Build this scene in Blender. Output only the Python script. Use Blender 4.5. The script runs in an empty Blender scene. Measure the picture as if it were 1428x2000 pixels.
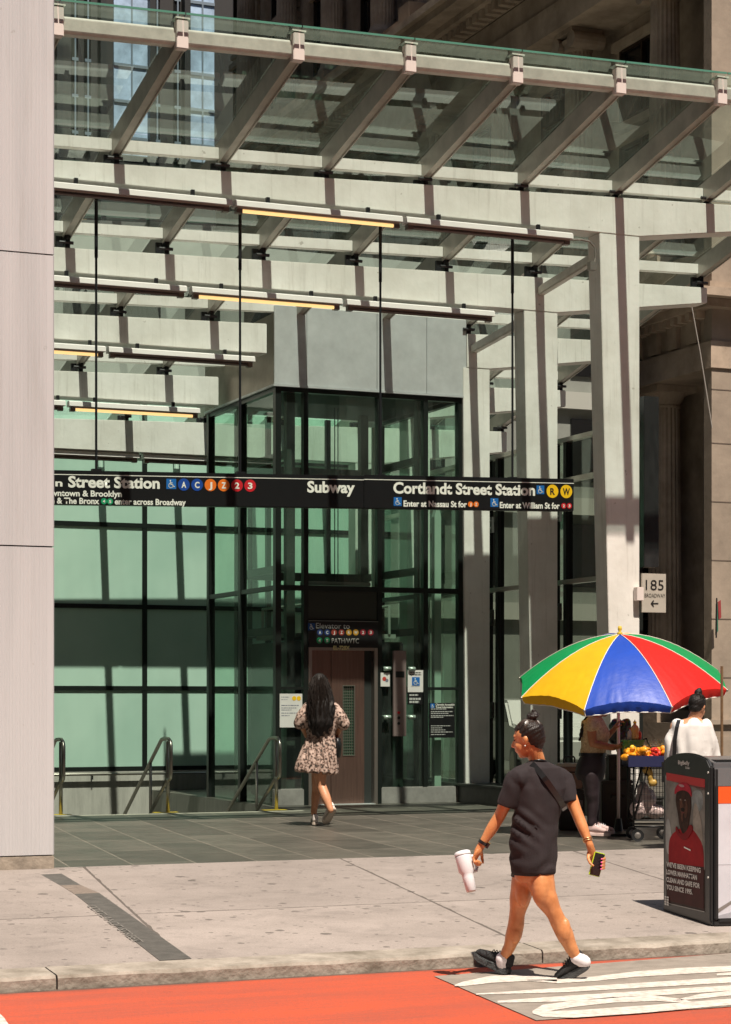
import bpy, bmesh, math, random
from mathutils import Vector, Matrix, noise
random.seed(7)
S = bpy.context.scene
COL = S.collection
R = math.radians
# ------------------------------------------------------------------ camera
F = 4033.0; HOR = 1370.0; CX = 714.0
YAW = R(22.8)
EYE = 1.72
cd = bpy.data.cameras.new('camera'); cam = bpy.data.objects.new('camera', cd); COL.objects.link(cam)
cam.location = (0, 0, EYE); cam.rotation_euler = (R(90), 0, -YAW)
cd.sensor_width = 36; cd.sensor_fit = 'AUTO'; cd.lens = F/2000*36
cd.shift_y = (HOR-1000)/2000; cd.clip_end = 500; cd.clip_start = 0.1
S.camera = cam
# ------------------------------------------------------------------ light
SUN = Vector((.034, .49, -1)).normalized()
ld = bpy.data.lights.new('sun', 'SUN'); ld.energy = 5.0; ld.angle = R(.53); ld.color = (1, .895, .775)
sun = bpy.data.objects.new('sun', ld); COL.objects.link(sun)
sun.rotation_euler = SUN.to_track_quat('-Z', 'Y').to_euler(); sun.location = (0, 0, 60)
W = bpy.data.worlds.new('World'); S.world = W; W.use_nodes = True
wn = W.node_tree.nodes; bg = wn['Background']
sk = wn.new('ShaderNodeTexSky'); sk.sky_type = 'NISHITA'; sk.sun_disc = False
sk.sun_elevation = math.asin(-SUN.z); sk.sun_rotation = math.atan2(-SUN.x, -SUN.y)
W.node_tree.links.new(sk.outputs[0], bg.inputs[0]); bg.inputs[1].default_value = .05
S.view_settings.view_transform = 'Standard'; S.view_settings.look = 'None'
S.view_settings.exposure = 0.70; S.view_settings.gamma = 1
S.render.engine = 'CYCLES'
S.cycles.max_bounces = 12; S.cycles.transparent_max_bounces = 24; S.cycles.glossy_bounces = 4
S.cycles.sample_clamp_indirect = 6
# ------------------------------------------------------------------ geometry of the view (used to read real sizes off the photograph)
AX = Vector((math.sin(YAW), math.cos(YAW), 0)); RT = Vector((math.cos(YAW), -math.sin(YAW), 0)); UP = Vector((0, 0, 1))
def ray(x, y): return AX + RT*((x-CX)/F) + UP*((HOR-y)/F)
E0 = Vector((0, 0, EYE))
def onY(x, y, Y): d = ray(x, y); return E0 + d*(Y/d.y)
def onX(x, y, X): d = ray(x, y); return E0 + d*(X/d.x)
def onZ(x, y, z): d = ray(x, y); return E0 + d*((z-EYE)/d.z)
def onD(x, y, D): return E0 + ray(x, y)*D
# ------------------------------------------------------------------ materials
MATS = {}
def mat(name, col, rough=.6, metal=0, var=0., vscale=3., bump=0., bscale=40., spec=None, coat=0, col2=None, aniso=None):
    m = bpy.data.materials.new(name); m.use_nodes = True; MATS[name] = m
    n = m.node_tree.nodes; L = m.node_tree.links; b = n['Principled BSDF']
    b.inputs['Base Color'].default_value = (*col, 1); b.inputs['Roughness'].default_value = rough; b.inputs['Metallic'].default_value = metal
    if spec is not None: b.inputs['Specular IOR Level'].default_value = spec
    if coat: b.inputs['Coat Weight'].default_value = coat
    if var or bump or col2:
        g = n.new('ShaderNodeNewGeometry')
        mp = n.new('ShaderNodeMapping'); L.new(g.outputs['Position'], mp.inputs[0])
        if aniso: mp.inputs['Scale'].default_value = aniso
    if var or col2:
        t = n.new('ShaderNodeTexNoise'); t.inputs['Scale'].default_value = vscale; t.inputs['Detail'].default_value = 8; t.inputs['Roughness'].default_value = .65
        L.new(mp.outputs[0], t.inputs['Vector'])
        r = n.new('ShaderNodeValToRGB'); L.new(t.outputs[0], r.inputs[0])
        c2 = col2 or tuple(c*(1-var) for c in col)
        r.color_ramp.elements[0].color = (*c2, 1); r.color_ramp.elements[0].position = .32
        r.color_ramp.elements[1].color = (*[min(1, c*(1+var*.4)) for c in col], 1); r.color_ramp.elements[1].position = .66
        L.new(r.outputs[0], b.inputs['Base Color'])
        rr = n.new('ShaderNodeMapRange'); rr.inputs[3].default_value = min(1, rough*1.15); rr.inputs[4].default_value = rough*.85
        L.new(t.outputs[0], rr.inputs[0]); L.new(rr.outputs[0], b.inputs['Roughness'])
    if bump:
        t2 = n.new('ShaderNodeTexNoise'); t2.inputs['Scale'].default_value = bscale; t2.inputs['Detail'].default_value = 6
        L.new(mp.outputs[0], t2.inputs['Vector'])
        bm = n.new('ShaderNodeBump'); bm.inputs['Strength'].default_value = bump; bm.inputs['Distance'].default_value = .02
        L.new(t2.outputs[0], bm.inputs['Height']); L.new(bm.outputs[0], b.inputs['Normal'])
    return m
def glass(name, tint, refl=1.5, rough=.01, base=.0, dirt=None, gk=.9):
    m = bpy.data.materials.new(name); m.use_nodes = True; n = m.node_tree.nodes; L = m.node_tree.links
    n.remove(n['Principled BSDF']); o = n['Material Output']
    tr = n.new('ShaderNodeBsdfTransparent'); tr.inputs[0].default_value = (*tint, 1)
    gl = n.new('ShaderNodeBsdfGlossy'); gl.inputs['Roughness'].default_value = rough; gl.inputs[0].default_value = (.9*gk, gk, .95*gk, 1)
    fr = n.new('ShaderNodeFresnel'); gg = n.new('ShaderNodeNewGeometry'); fi = n.new('ShaderNodeMix'); fi.data_type = 'FLOAT'; fi.inputs[2].default_value = refl; fi.inputs[3].default_value = 1/refl
    L.new(gg.outputs['Backfacing'], fi.inputs[0]); L.new(fi.outputs[0], fr.inputs[0])      # thin pane: same reflection from either side
    mx = n.new('ShaderNodeMixShader'); L.new(fr.outputs[0], mx.inputs[0]); L.new(tr.outputs[0], mx.inputs[1]); L.new(gl.outputs[0], mx.inputs[2])
    out = mx
    if base:
        df = n.new('ShaderNodeBsdfDiffuse'); df.inputs[0].default_value = (*(dirt or (.5, .55, .5)), 1)
        g = n.new('ShaderNodeNewGeometry'); mp = n.new('ShaderNodeMapping'); L.new(g.outputs['Position'], mp.inputs[0]); mp.inputs['Scale'].default_value = (3, .5, 1)
        t = n.new('ShaderNodeTexNoise'); t.inputs['Scale'].default_value = 2.2; t.inputs['Detail'].default_value = 8; L.new(mp.outputs[0], t.inputs['Vector'])
        mr = n.new('ShaderNodeMapRange'); mr.inputs[1].default_value = .35; mr.inputs[2].default_value = .75; mr.inputs[3].default_value = base*.35; mr.inputs[4].default_value = base*1.6
        L.new(t.outputs[0], mr.inputs[0])
        m2 = n.new('ShaderNodeMixShader'); L.new(mr.outputs[0], m2.inputs[0]); L.new(mx.outputs[0], m2.inputs[1]); L.new(df.outputs[0], m2.inputs[2]); out = m2
    L.new(out.outputs[0], o.inputs[0]); MATS[name] = m; return m
def emis(name, col, st):
    m = bpy.data.materials.new(name); m.use_nodes = True; b = m.node_tree.nodes['Principled BSDF']
    b.inputs['Base Color'].default_value = (*col, 1); b.inputs['Emission Color'].default_value = (*col, 1); b.inputs['Emission Strength'].default_value = st; return m

white_steel = mat('painted steel', (.73, .715, .675), .5, 0, .16, 1.3, .12, 14, col2=(.62, .60, .55))
def streaks(m, amt=.30):
    nt = m.node_tree; n = nt.nodes; L = nt.links; b = n['Principled BSDF']; src = b.inputs['Base Color'].links[0].from_socket
    g = n.new('ShaderNodeNewGeometry'); mp = n.new('ShaderNodeMapping'); mp.inputs['Scale'].default_value = (9, 9, .5); L.new(g.outputs['Position'], mp.inputs[0])
    t = n.new('ShaderNodeTexNoise'); t.inputs['Scale'].default_value = 1.6; t.inputs['Detail'].default_value = 7; t.inputs['Roughness'].default_value = .7; L.new(mp.outputs[0], t.inputs['Vector'])
    r = n.new('ShaderNodeMapRange'); r.inputs[1].default_value = .54; r.inputs[2].default_value = .74; r.inputs[3].default_value = 0; r.inputs[4].default_value = amt; L.new(t.outputs[0], r.inputs[0])
    t2 = n.new('ShaderNodeTexNoise'); t2.inputs['Scale'].default_value = 11; t2.inputs['Detail'].default_value = 4; L.new(g.outputs['Position'], t2.inputs['Vector'])
    r2 = n.new('ShaderNodeMapRange'); r2.inputs[1].default_value = .70; r2.inputs[2].default_value = .74; r2.inputs[3].default_value = 0; r2.inputs[4].default_value = amt*1.6; L.new(t2.outputs[0], r2.inputs[0])
    ad = n.new('ShaderNodeMath'); ad.operation = 'MAXIMUM'; L.new(r.outputs[0], ad.inputs[0]); L.new(r2.outputs[0], ad.inputs[1])
    x = n.new('ShaderNodeMix'); x.data_type = 'RGBA'; L.new(ad.outputs[0], x.inputs[0]); L.new(src, x.inputs[6]); x.inputs[7].default_value = (.20, .165, .12, 1); L.new(x.outputs[2], b.inputs['Base Color'])
streaks(white_steel)
fin_steel = mat('bead blasted steel', (.44, .41, .36), .42, .35, .25, 2.5, .05, 30)
fin_tube = mat('pale steel tube', (.56, .52, .46), .45, .1, .2, 6)
cap_paint = mat('pale cap paint', (.66, .58, .54), .5)
stainless = mat('brushed stainless', (.58, .60, .60), .42, .35, .16, 3.2, .08, 8, aniso=(1, 1, 1))
stainless_dk = mat('worn stainless kick plate', (.36, .34, .32), .45, .35, .35, 4)
door_steel = mat('elevator door steel', (.29, .175, .145), .3, .75, .22, 5, .06, 25, aniso=(6, 1, .3))
panel_steel = mat('call panel steel', (.36, .27, .26), .42, .6, .1, 8)
dark_frame = mat('dark mullion', (.016, .02, .018), .35, .3)
dark_plain = mat('dark interior', (.02, .022, .02), .7)
rod_black = mat('black rod', (.012, .012, .014), .4)
sign_black = mat('sign black enamel', (.010, .010, .011), .35, 0, .2, 6)
sign_white = mat('sign white', (.80, .78, .72), .5)
concrete_wall = mat('stairwell concrete', (.42, .40, .36), .85, 0, .18, 2.5, .2, 18, aniso=(6, 6, .7))
chrome = mat('handrail steel', (.42, .39, .34), .36, .9)
yellow_paint = mat('safety yellow', (.60, .42, .03), .6, 0, .2, 20)
plinth_m = mat('dark granite plinth', (.045, .047, .042), .4, 0, .3, 9)
stone = mat('facade limestone', (.42, .33, .25), .85, 0, .38, .9, .25, 9, col2=(.23, .175, .13))
stone_lt = mat('front limestone', (.30, .24, .185), .85, 0, .25, 1.2, .25, 9)
win_dark = mat('dark window glass', (.012, .012, .012), .08)
bronze = mat('bronze window frame', (.045, .03, .02), .4, .5)
tower_m = mat('charcoal cladding', (.045, .042, .04), .5, .2, .2, .6)
green_dark = mat('green dark', (.02, .06, .04), .5)
gcan = glass('canopy glass', (.72, .85, .81), 1.95, .01, .06, (.30, .42, .40), .95)
gelev = glass('elevator glass', (.78, .92, .84), 1.8, .01, .05, (.36, .42, .38))
gscreen = glass('screen glass', (.42, .48, .42), 1.8)
gclear = glass('clear glass', (.9, .93, .92), 1.4)
lamp_on = emis('lit tube', (.95, .62, .25), .75)
M = lambda c, r=.6, **k: mat('paint', c, r, **k)
blue_s = M((.01, .13, .42), .45); red_s = M((.55, .012, .02), .45); org_s = M((.80, .17, .015), .45); yel_s = M((.85, .50, .01), .45); grn_s = M((.01, .30, .13), .45); nvy_s = M((.008, .06, .32), .45)

def frosted():
    m = mat('frosted green glass', (.5, .6, .5), .3)
    n = m.node_tree.nodes; L = m.node_tree.links; b = n['Principled BSDF']
    g = n.new('ShaderNodeNewGeometry'); t = n.new('ShaderNodeTexNoise'); t.inputs['Scale'].default_value = .8; t.inputs['Detail'].default_value = 3
    L.new(g.outputs['Position'], t.inputs['Vector'])
    r = n.new('ShaderNodeValToRGB'); L.new(t.outputs[0], r.inputs[0])
    r.color_ramp.elements[0].color = (.38, .55, .46, 1); r.color_ramp.elements[1].color = (.47, .64, .54, 1)
    r.color_ramp.elements[0].position = .35; r.color_ramp.elements[1].position = .65
    L.new(r.outputs[0], b.inputs['Base Color']); return m
frost = frosted()

def clad():
    m = mat('ribbed cladding', (.57, .525, .52), .5, .1)
    n = m.node_tree.nodes; L = m.node_tree.links; b = n['Principled BSDF']
    g = n.new('ShaderNodeNewGeometry'); mp = n.new('ShaderNodeMapping'); L.new(g.outputs['Position'], mp.inputs[0]); mp.inputs['Scale'].default_value = (1, 1, .06)
    t = n.new('ShaderNodeTexNoise'); t.inputs['Scale'].default_value = 6; t.inputs['Detail'].default_value = 6; L.new(mp.outputs[0], t.inputs['Vector'])
    r = n.new('ShaderNodeValToRGB'); L.new(t.outputs[0], r.inputs[0])
    r.color_ramp.elements[0].color = (.485, .475, .485, 1); r.color_ramp.elements[1].color = (.535, .52, .53, 1); r.color_ramp.elements[0].position = .35; r.color_ramp.elements[1].position = .6
    L.new(r.outputs[0], b.inputs['Base Color']); return m
cladding = clad(); streaks(cladding, .16)

def math_node(nt, op, a, b=None, c=None):
    x = nt.nodes.new('ShaderNodeMath'); x.operation = op
    for i, v in enumerate((a, b, c)):
        if v is None: continue
        if isinstance(v, (int, float)): x.inputs[i].default_value = v
        else: nt.links.new(v, x.inputs[i])
    return x.outputs[0]
SK = math.tan(R(7.4))       # joints across the pavement run at this skew to the kerb
def paving(name, cA, cB, lx, ly, jw, jcol, gum=0., rough=.85, tilevar=.0, off=0., blot=1.3, stain=0.):
    m = bpy.data.materials.new(name); m.use_nodes = True; nt = m.node_tree; n = nt.nodes; L = nt.links; b = n['Principled BSDF']
    g = n.new('ShaderNodeNewGeometry'); sp = n.new('ShaderNodeSeparateXYZ'); L.new(g.outputs['Position'], sp.inputs[0])
    xs = math_node(nt, 'SUBTRACT', sp.outputs[0], math_node(nt, 'MULTIPLY', sp.outputs[1], SK))
    u = math_node(nt, 'DIVIDE', xs, lx); ui = math_node(nt, 'FLOOR', u); uf = math_node(nt, 'FRACT', u)
    v = math_node(nt, 'ADD', math_node(nt, 'DIVIDE', math_node(nt, 'SUBTRACT', sp.outputs[1], 17.05), ly), math_node(nt, 'MULTIPLY', ui, off)); vf = math_node(nt, 'FRACT', v); vi = math_node(nt, 'FLOOR', v)
    wob = n.new('ShaderNodeTexNoise'); wob.inputs['Scale'].default_value = 5
    L.new(g.outputs['Position'], wob.inputs['Vector'])
    jwn = math_node(nt, 'MULTIPLY', wob.outputs[0], 2*jw)
    ju = math_node(nt, 'LESS_THAN', math_node(nt, 'MULTIPLY', uf, lx), jwn); jv = math_node(nt, 'LESS_THAN', math_node(nt, 'MULTIPLY', vf, ly), jwn)
    j = math_node(nt, 'MAXIMUM', ju, jv)
    t = n.new('ShaderNodeTexNoise'); t.inputs['Scale'].default_value = blot; t.inputs['Detail'].default_value = 9; t.inputs['Roughness'].default_value = .7; L.new(g.outputs['Position'], t.inputs['Vector'])
    r = n.new('ShaderNodeValToRGB'); L.new(t.outputs[0], r.inputs[0]); r.color_ramp.elements[0].color = (*cB, 1); r.color_ramp.elements[1].color = (*cA, 1)
    r.color_ramp.elements[0].position = .33; r.color_ramp.elements[1].position = .64
    tf = n.new('ShaderNodeTexNoise'); tf.inputs['Scale'].default_value = 90; tf.inputs['Detail'].default_value = 3; L.new(g.outputs['Position'], tf.inputs['Vector'])
    fm = n.new('ShaderNodeMapRange'); fm.inputs[1].default_value = .3; fm.inputs[2].default_value = .7; fm.inputs[3].default_value = .84; fm.inputs[4].default_value = 1.12; L.new(tf.outputs[0], fm.inputs[0])
    mul = n.new('ShaderNodeVectorMath'); mul.operation = 'SCALE'; L.new(r.outputs[0], mul.inputs[0]); L.new(fm.outputs[0], mul.inputs['Scale'])
    cur = mul.outputs[0]
    if stain:
        ts = n.new('ShaderNodeTexNoise'); ts.inputs['Scale'].default_value = 2.7; ts.inputs['Detail'].default_value = 10; ts.inputs['Roughness'].default_value = .75; ts.inputs['Distortion'].default_value = .6; L.new(g.outputs['Position'], ts.inputs['Vector'])
        ms = n.new('ShaderNodeMapRange'); ms.inputs[1].default_value = .52; ms.inputs[2].default_value = .70; ms.inputs[3].default_value = 1; ms.inputs[4].default_value = 1-stain; L.new(ts.outputs[0], ms.inputs[0])
        m5 = n.new('ShaderNodeVectorMath'); m5.operation = 'SCALE'; L.new(cur, m5.inputs[0]); L.new(ms.outputs[0], m5.inputs['Scale']); cur = m5.outputs[0]
    if tilevar:
        wn_ = n.new('ShaderNodeTexWhiteNoise'); cb = n.new('ShaderNodeCombineXYZ'); L.new(ui, cb.inputs[0]); L.new(vi, cb.inputs[1]); L.new(cb.outputs[0], wn_.inputs['Vector'])
        mr = n.new('ShaderNodeMapRange'); mr.inputs[3].default_value = 1-tilevar; mr.inputs[4].default_value = 1+tilevar; L.new(wn_.outputs[0], mr.inputs[0])
        m3 = n.new('ShaderNodeVectorMath'); m3.operation = 'SCALE'; L.new(cur, m3.inputs[0]); L.new(mr.outputs[0], m3.inputs['Scale']); cur = m3.outputs[0]
    if gum:
        nz = n.new('ShaderNodeTexNoise'); nz.inputs['Scale'].default_value = 30
        L.new(g.outputs['Position'], nz.inputs['Vector'])
        va = n.new('ShaderNodeVectorMath'); va.operation = 'MULTIPLY_ADD'; L.new(nz.outputs['Color'], va.inputs[0]); va.inputs[1].default_value = (.035, .035, 0); L.new(g.outputs['Position'], va.inputs[2])
        fl = n.new('ShaderNodeVectorMath'); fl.operation = 'MULTIPLY'; fl.inputs[1].default_value = (1, 1, 0); L.new(va.outputs[0], fl.inputs[0])
        for vs_, pw, k_, op_ in ((5.6, 2.2, gum*.95, .7), (10.5, 3.0, gum*1.0, .6), (17, 5.0, gum*1.1, .5)):
            vo = n.new('ShaderNodeTexVoronoi'); vo.inputs['Scale'].default_value = vs_; L.new(fl.outputs[0], vo.inputs['Vector'])
            wv = n.new('ShaderNodeTexWhiteNoise'); L.new(vo.outputs['Position'], wv.inputs['Vector'])
            spot = math_node(nt, 'LESS_THAN', vo.outputs['Distance'], math_node(nt, 'MULTIPLY', math_node(nt, 'POWER', wv.outputs[0], pw), k_))
            mg = n.new('ShaderNodeMix'); mg.data_type = 'RGBA'; L.new(math_node(nt, 'MULTIPLY', spot, op_), mg.inputs[0]); L.new(cur, mg.inputs[6]); mg.inputs[7].default_value = (.05, .042, .036, 1); cur = mg.outputs[2]
    mj = n.new('ShaderNodeMix'); mj.data_type = 'RGBA'; L.new(math_node(nt, 'MULTIPLY', j, .8), mj.inputs[0]); L.new(cur, mj.inputs[6]); mj.inputs[7].default_value = (*jcol, 1)
    L.new(mj.outputs[2], b.inputs['Base Color']); b.inputs['Roughness'].default_value = rough
    if rough < .7:
        mr2 = n.new('ShaderNodeMapRange'); mr2.inputs[3].default_value = rough*.75; mr2.inputs[4].default_value = rough*1.3; L.new(t.outputs[0], mr2.inputs[0]); L.new(mr2.outputs[0], b.inputs['Roughness'])
    bp = n.new('ShaderNodeBump'); bp.inputs['Strength'].default_value = .25; bp.inputs['Distance'].default_value = .01; L.new(tf.outputs[0], bp.inputs['Height']); L.new(bp.outputs[0], b.inputs['Normal'])
    return m
pave_m = paving('pavement concrete', (.285, .246, .222), (.215, .185, .165), 2.35, 2.75, .024, (.05, .04, .032), .27, .9, .08, .0, 1.1, .26)
tile_m = paving('plaza stone', (.095, .088, .072), (.058, .056, .046), .56, 1.45, .008, (.30, .26, .21), .0, .42, .22, .37, 2.0, .25)
asphalt = mat('asphalt', (.26, .225, .19), .9, 0, .25, 6, .5, 160)
def redlane():
    m = mat('red lane paint', (.40, .04, .012), .8, 0)
    nt = m.node_tree; n = nt.nodes; L = nt.links; b = n['Principled BSDF']
    g = n.new('ShaderNodeNewGeometry')
    def nz(scale, det, sc=(1, 1, 1), rough=.65):
        mp = n.new('ShaderNodeMapping'); mp.inputs['Scale'].default_value = sc; L.new(g.outputs['Position'], mp.inputs[0])
        t = n.new('ShaderNodeTexNoise'); t.inputs['Scale'].default_value = scale; t.inputs['Detail'].default_value = det; t.inputs['Roughness'].default_value = rough; L.new(mp.outputs[0], t.inputs['Vector']); return t.outputs[0]
    def ramp(x, a, c, lo, hi):
        r = n.new('ShaderNodeMapRange'); r.inputs[1].default_value = a; r.inputs[2].default_value = c; r.inputs[3].default_value = lo; r.inputs[4].default_value = hi; L.new(x, r.inputs[0]); return r.outputs[0]
    def mixc(f, a, c):
        x = n.new('ShaderNodeMix'); x.data_type = 'RGBA'; L.new(f, x.inputs[0])
        if isinstance(a, tuple): x.inputs[6].default_value = (*a, 1)
        else: L.new(a, x.inputs[6])
        if isinstance(c, tuple): x.inputs[7].default_value = (*c, 1)
        else: L.new(c, x.inputs[7])
        return x.outputs[2]
    c = mixc(ramp(nz(1.2, 6, (.35, 2.2, 1)), .36, .62, 0, 1), (.40, .066, .030), (.54, .072, .020))      # wear along the lane
    c = mixc(ramp(nz(3.4, 10, (.5, 1.6, 1), .8), .50, .66, 0, .5), c, (.30, .07, .04))
    c = mixc(ramp(nz(55, 4, (1, 1, 1), .8), .50, .66, 0, .55), c, (.20, .06, .04))
    c = mixc(ramp(nz(1.7, 5, (.12, 6, 1)), .58, .68, 0, .3), c, (.17, .06, .04))                       # scuffs
    c = mixc(ramp(nz(190, 2), .54, .68, 0, .6), c, (.17, .055, .04))                                         # grit showing through
    c = mixc(ramp(nz(150, 2, (1.1, .9, 1)), .60, .70, 0, .35), c, (.62, .16, .09))
    c = mixc(ramp(nz(9, 3, (.6, 2, 1)), .70, .74, 0, .6), c, (.05, .03, .025))                               # tar and gum
    sp = n.new('ShaderNodeSeparateXYZ'); L.new(g.outputs['Position'], sp.inputs[0])
    edge = math_node(nt, 'ADD', sp.outputs[1], math_node(nt, 'MULTIPLY', nz(3, 5), .22))
    c = mixc(ramp(edge, KYE-.03, KYE+.12, 0, .75), c, (.10, .045, .03))                                      # gutter dirt
    L.new(c, b.inputs['Base Color'])
    t2 = nz(150, 3)
    bp = n.new('ShaderNodeBump'); bp.inputs['Strength'].default_value = .8; bp.inputs['Distance'].default_value = .01; L.new(t2, bp.inputs['Height']); L.new(bp.outputs[0], b.inputs['Normal'])
    return m
KYE = 11.99+.05
red_m = redlane()
kerb_m = mat('kerb stone', (.30, .265, .225), .9, 0, .35, 4, .6, 22, col2=(.14, .12, .092))
mark_m = mat('worn white marking', (.58, .53, .48), .8, 0, .30, 22, .3, 120, col2=(.36, .32, .28))
inlay_m = mat('dark granite inlay', (.075, .07, .062), .7, 0, .3, 12, .2, 90)
inlay_tan = mat('tan patch', (.17, .135, .11), .85, 0, .3, 20, .2, 90)

WS = bpy.data.scenes.new('workbench')     # scratch scene for evaluating text and modifiers, removed at the end
def evaluated(o):
    vl = WS.view_layers[0]; vl.update(); dg = vl.depsgraph
    return bpy.data.meshes.new_from_object(o.evaluated_get(dg))
# ------------------------------------------------------------------ mesh builder
class MB:
    def __init__(s): s.v = []; s.f = []; s.mi = []; s.cur = 0
    def add(s, vs, fs):
        o = len(s.v); s.v += [tuple(p) for p in vs]; s.f += [tuple(o+i for i in q) for q in fs]; s.mi += [s.cur]*len(fs); return s
    def box(s, a, b, m=None):
        x0, y0, z0 = [min(a[i], b[i]) for i in range(3)]; x1, y1, z1 = [max(a[i], b[i]) for i in range(3)]
        vs = [Vector(p) for p in ((x0,y0,z0),(x1,y0,z0),(x1,y1,z0),(x0,y1,z0),(x0,y0,z1),(x1,y0,z1),(x1,y1,z1),(x0,y1,z1))]
        if m: vs = [m @ p for p in vs]
        return s.add(vs, [(0,3,2,1),(4,5,6,7),(0,1,5,4),(1,2,6,5),(2,3,7,6),(3,0,4,7)])
    def prism(s, poly, d):          # polygon of 3d points pushed along vector d
        n = len(poly); d = Vector(d); vs = [Vector(p) for p in poly] + [Vector(p)+d for p in poly]
        return s.add(vs, [tuple(range(n))[::-1], tuple(range(n, 2*n))] + [(i, (i+1) % n, n+(i+1) % n, n+i) for i in range(n)])
    def tube(s, pts, r, seg=10, cap=True):
        pts = [Vector(p) for p in pts]; n = len(pts); rs = r if isinstance(r, (list, tuple)) else [r]*n
        vs = []; ref = None
        for i, p in enumerate(pts):
            t = (pts[min(i+1, n-1)] - pts[max(i-1, 0)]).normalized()
            if ref is None:
                ref = Vector((0, 0, 1)) if abs(t.z) < .9 else Vector((1, 0, 0))
            a = (ref - t*ref.dot(t)).normalized(); b = t.cross(a); ref = a
            for k in range(seg):
                an = 2*math.pi*k/seg; vs.append(p + (a*math.cos(an)+b*math.sin(an))*rs[i])
        fs = [(i*seg+k, i*seg+(k+1) % seg, (i+1)*seg+(k+1) % seg, (i+1)*seg+k) for i in range(n-1) for k in range(seg)]
        if cap: fs += [tuple(range(seg))[::-1], tuple((n-1)*seg+k for k in range(seg))]
        return s.add(vs, fs)
    def caps(s, pts, rs, seg=14):   # tapered limb with rounded ends
        pts = [Vector(p) for p in pts]
        out = []; ro = []
        d0 = (pts[0]-pts[1]).normalized(); d1 = (pts[-1]-pts[-2]).normalized()
        for a in (85, 60, 30): out.append(pts[0]+d0*rs[0]*math.sin(R(a))); ro.append(rs[0]*math.cos(R(a)))
        for i in range(len(pts)-1):
            for k in range(4):
                t = k/4; out.append(pts[i].lerp(pts[i+1], t)); ro.append(rs[i]+(rs[i+1]-rs[i])*(3*t*t-2*t**3))
        out.append(pts[-1]); ro.append(rs[-1])
        for a in (30, 60, 85): out.append(pts[-1]+d1*rs[-1]*math.sin(R(a))); ro.append(rs[-1]*math.cos(R(a)))
        return s.tube(out, ro, seg)
    def ell(s, c, r, m=None, seg=16, rings=10):
        c = Vector(c); m = m or Matrix.Identity(3); vs = []; fs = []
        for i in range(1, rings):
            th = math.pi*i/rings
            for k in range(seg):
                ph = 2*math.pi*k/seg
                vs.append(c + m @ Vector((r[0]*math.sin(th)*math.cos(ph), r[1]*math.sin(th)*math.sin(ph), r[2]*math.cos(th))))
        n = len(vs); vs += [c + m @ Vector((0, 0, r[2])), c + m @ Vector((0, 0, -r[2]))]
        for i in range(rings-2):
            for k in range(seg): fs.append((i*seg+k, (i+1)*seg+k, (i+1)*seg+(k+1) % seg, i*seg+(k+1) % seg))
        for k in range(seg): fs.append((n, k, (k+1) % seg)); fs.append((n+1, (rings-2)*seg+(k+1) % seg, (rings-2)*seg+k))
        return s.add(vs, fs)
    def loft(s, rings, seg=28):     # rings: (centre, semi axis vec a, semi axis vec b)
        vs = []
        for c, a, b in rings:
            c = Vector(c); a = Vector(a); b = Vector(b)
            for k in range(seg):
                an = 2*math.pi*k/seg; vs.append(c + a*math.cos(an) + b*math.sin(an))
        n = len(rings)
        fs = [(i*seg+k, i*seg+(k+1) % seg, (i+1)*seg+(k+1) % seg, (i+1)*seg+k) for i in range(n-1) for k in range(seg)]
        fs += [tuple(range(seg))[::-1], tuple((n-1)*seg+k for k in range(seg))]
        return s.add(vs, fs)
    def lathe(s, prof, c=(0, 0, 0), seg=20, m=None):
        vs = []; c = Vector(c); m = m or Matrix.Identity(3)
        for r, z in prof:
            for k in range(seg):
                an = 2*math.pi*k/seg; vs.append(c + m @ Vector((r*math.cos(an), r*math.sin(an), z)))
        n = len(prof)
        fs = [(i*seg+k, i*seg+(k+1) % seg, (i+1)*seg+(k+1) % seg, (i+1)*seg+k) for i in range(n-1) for k in range(seg)]
        fs += [tuple(range(seg))[::-1], tuple((n-1)*seg+k for k in range(seg))]
        return s.add(vs, fs)
    def build(s, name, m, parent=None, smooth=False, bevel=0):
        me = bpy.data.meshes.new(name); me.from_pydata(s.v, [], s.f)
        for x in (m if isinstance(m, (list, tuple)) else [m]): me.materials.append(x)
        if any(s.mi): me.polygons.foreach_set('material_index', s.mi)
        bm = bmesh.new(); bm.from_mesh(me); bmesh.ops.recalc_face_normals(bm, faces=bm.faces)
        if bevel: bmesh.ops.bevel(bm, geom=[e for e in bm.edges if e.is_manifold and e.calc_face_angle(0) > .6], offset=bevel, segments=2, affect='EDGES', clamp_overlap=True)
        bm.to_mesh(me); bm.free()
        if smooth: me.shade_smooth()
        o = bpy.data.objects.new(name, me); COL.objects.link(o)
        if parent: o.parent = parent
        if smooth and smooth != 'all':
            pass
        return o
def bake(s, name, m, parent=None, voxel=.008, smooth=6, disp=None):
    """union of overlapping closed shapes as one smooth skin"""
    me = bpy.data.meshes.new('tmp'); me.from_pydata(s.v, [], s.f)
    bm = bmesh.new(); bm.from_mesh(me); bmesh.ops.recalc_face_normals(bm, faces=bm.faces); bm.to_mesh(me); bm.free()
    t = bpy.data.objects.new('tmp', me); WS.collection.objects.link(t)
    r = t.modifiers.new('r', 'REMESH'); r.mode = 'VOXEL'; r.voxel_size = voxel
    sm = t.modifiers.new('s', 'SMOOTH'); sm.factor = .5; sm.iterations = smooth
    out = evaluated(t); out.name = name
    bpy.data.objects.remove(t); bpy.data.meshes.remove(me)
    out.materials.clear(); out.materials.append(m)
    if disp:
        for v in out.vertices: v.co += v.normal*disp(v.co)
    out.shade_smooth()
    o = bpy.data.objects.new(name, out); COL.objects.link(o)
    if parent: o.parent = parent
    return o
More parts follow.
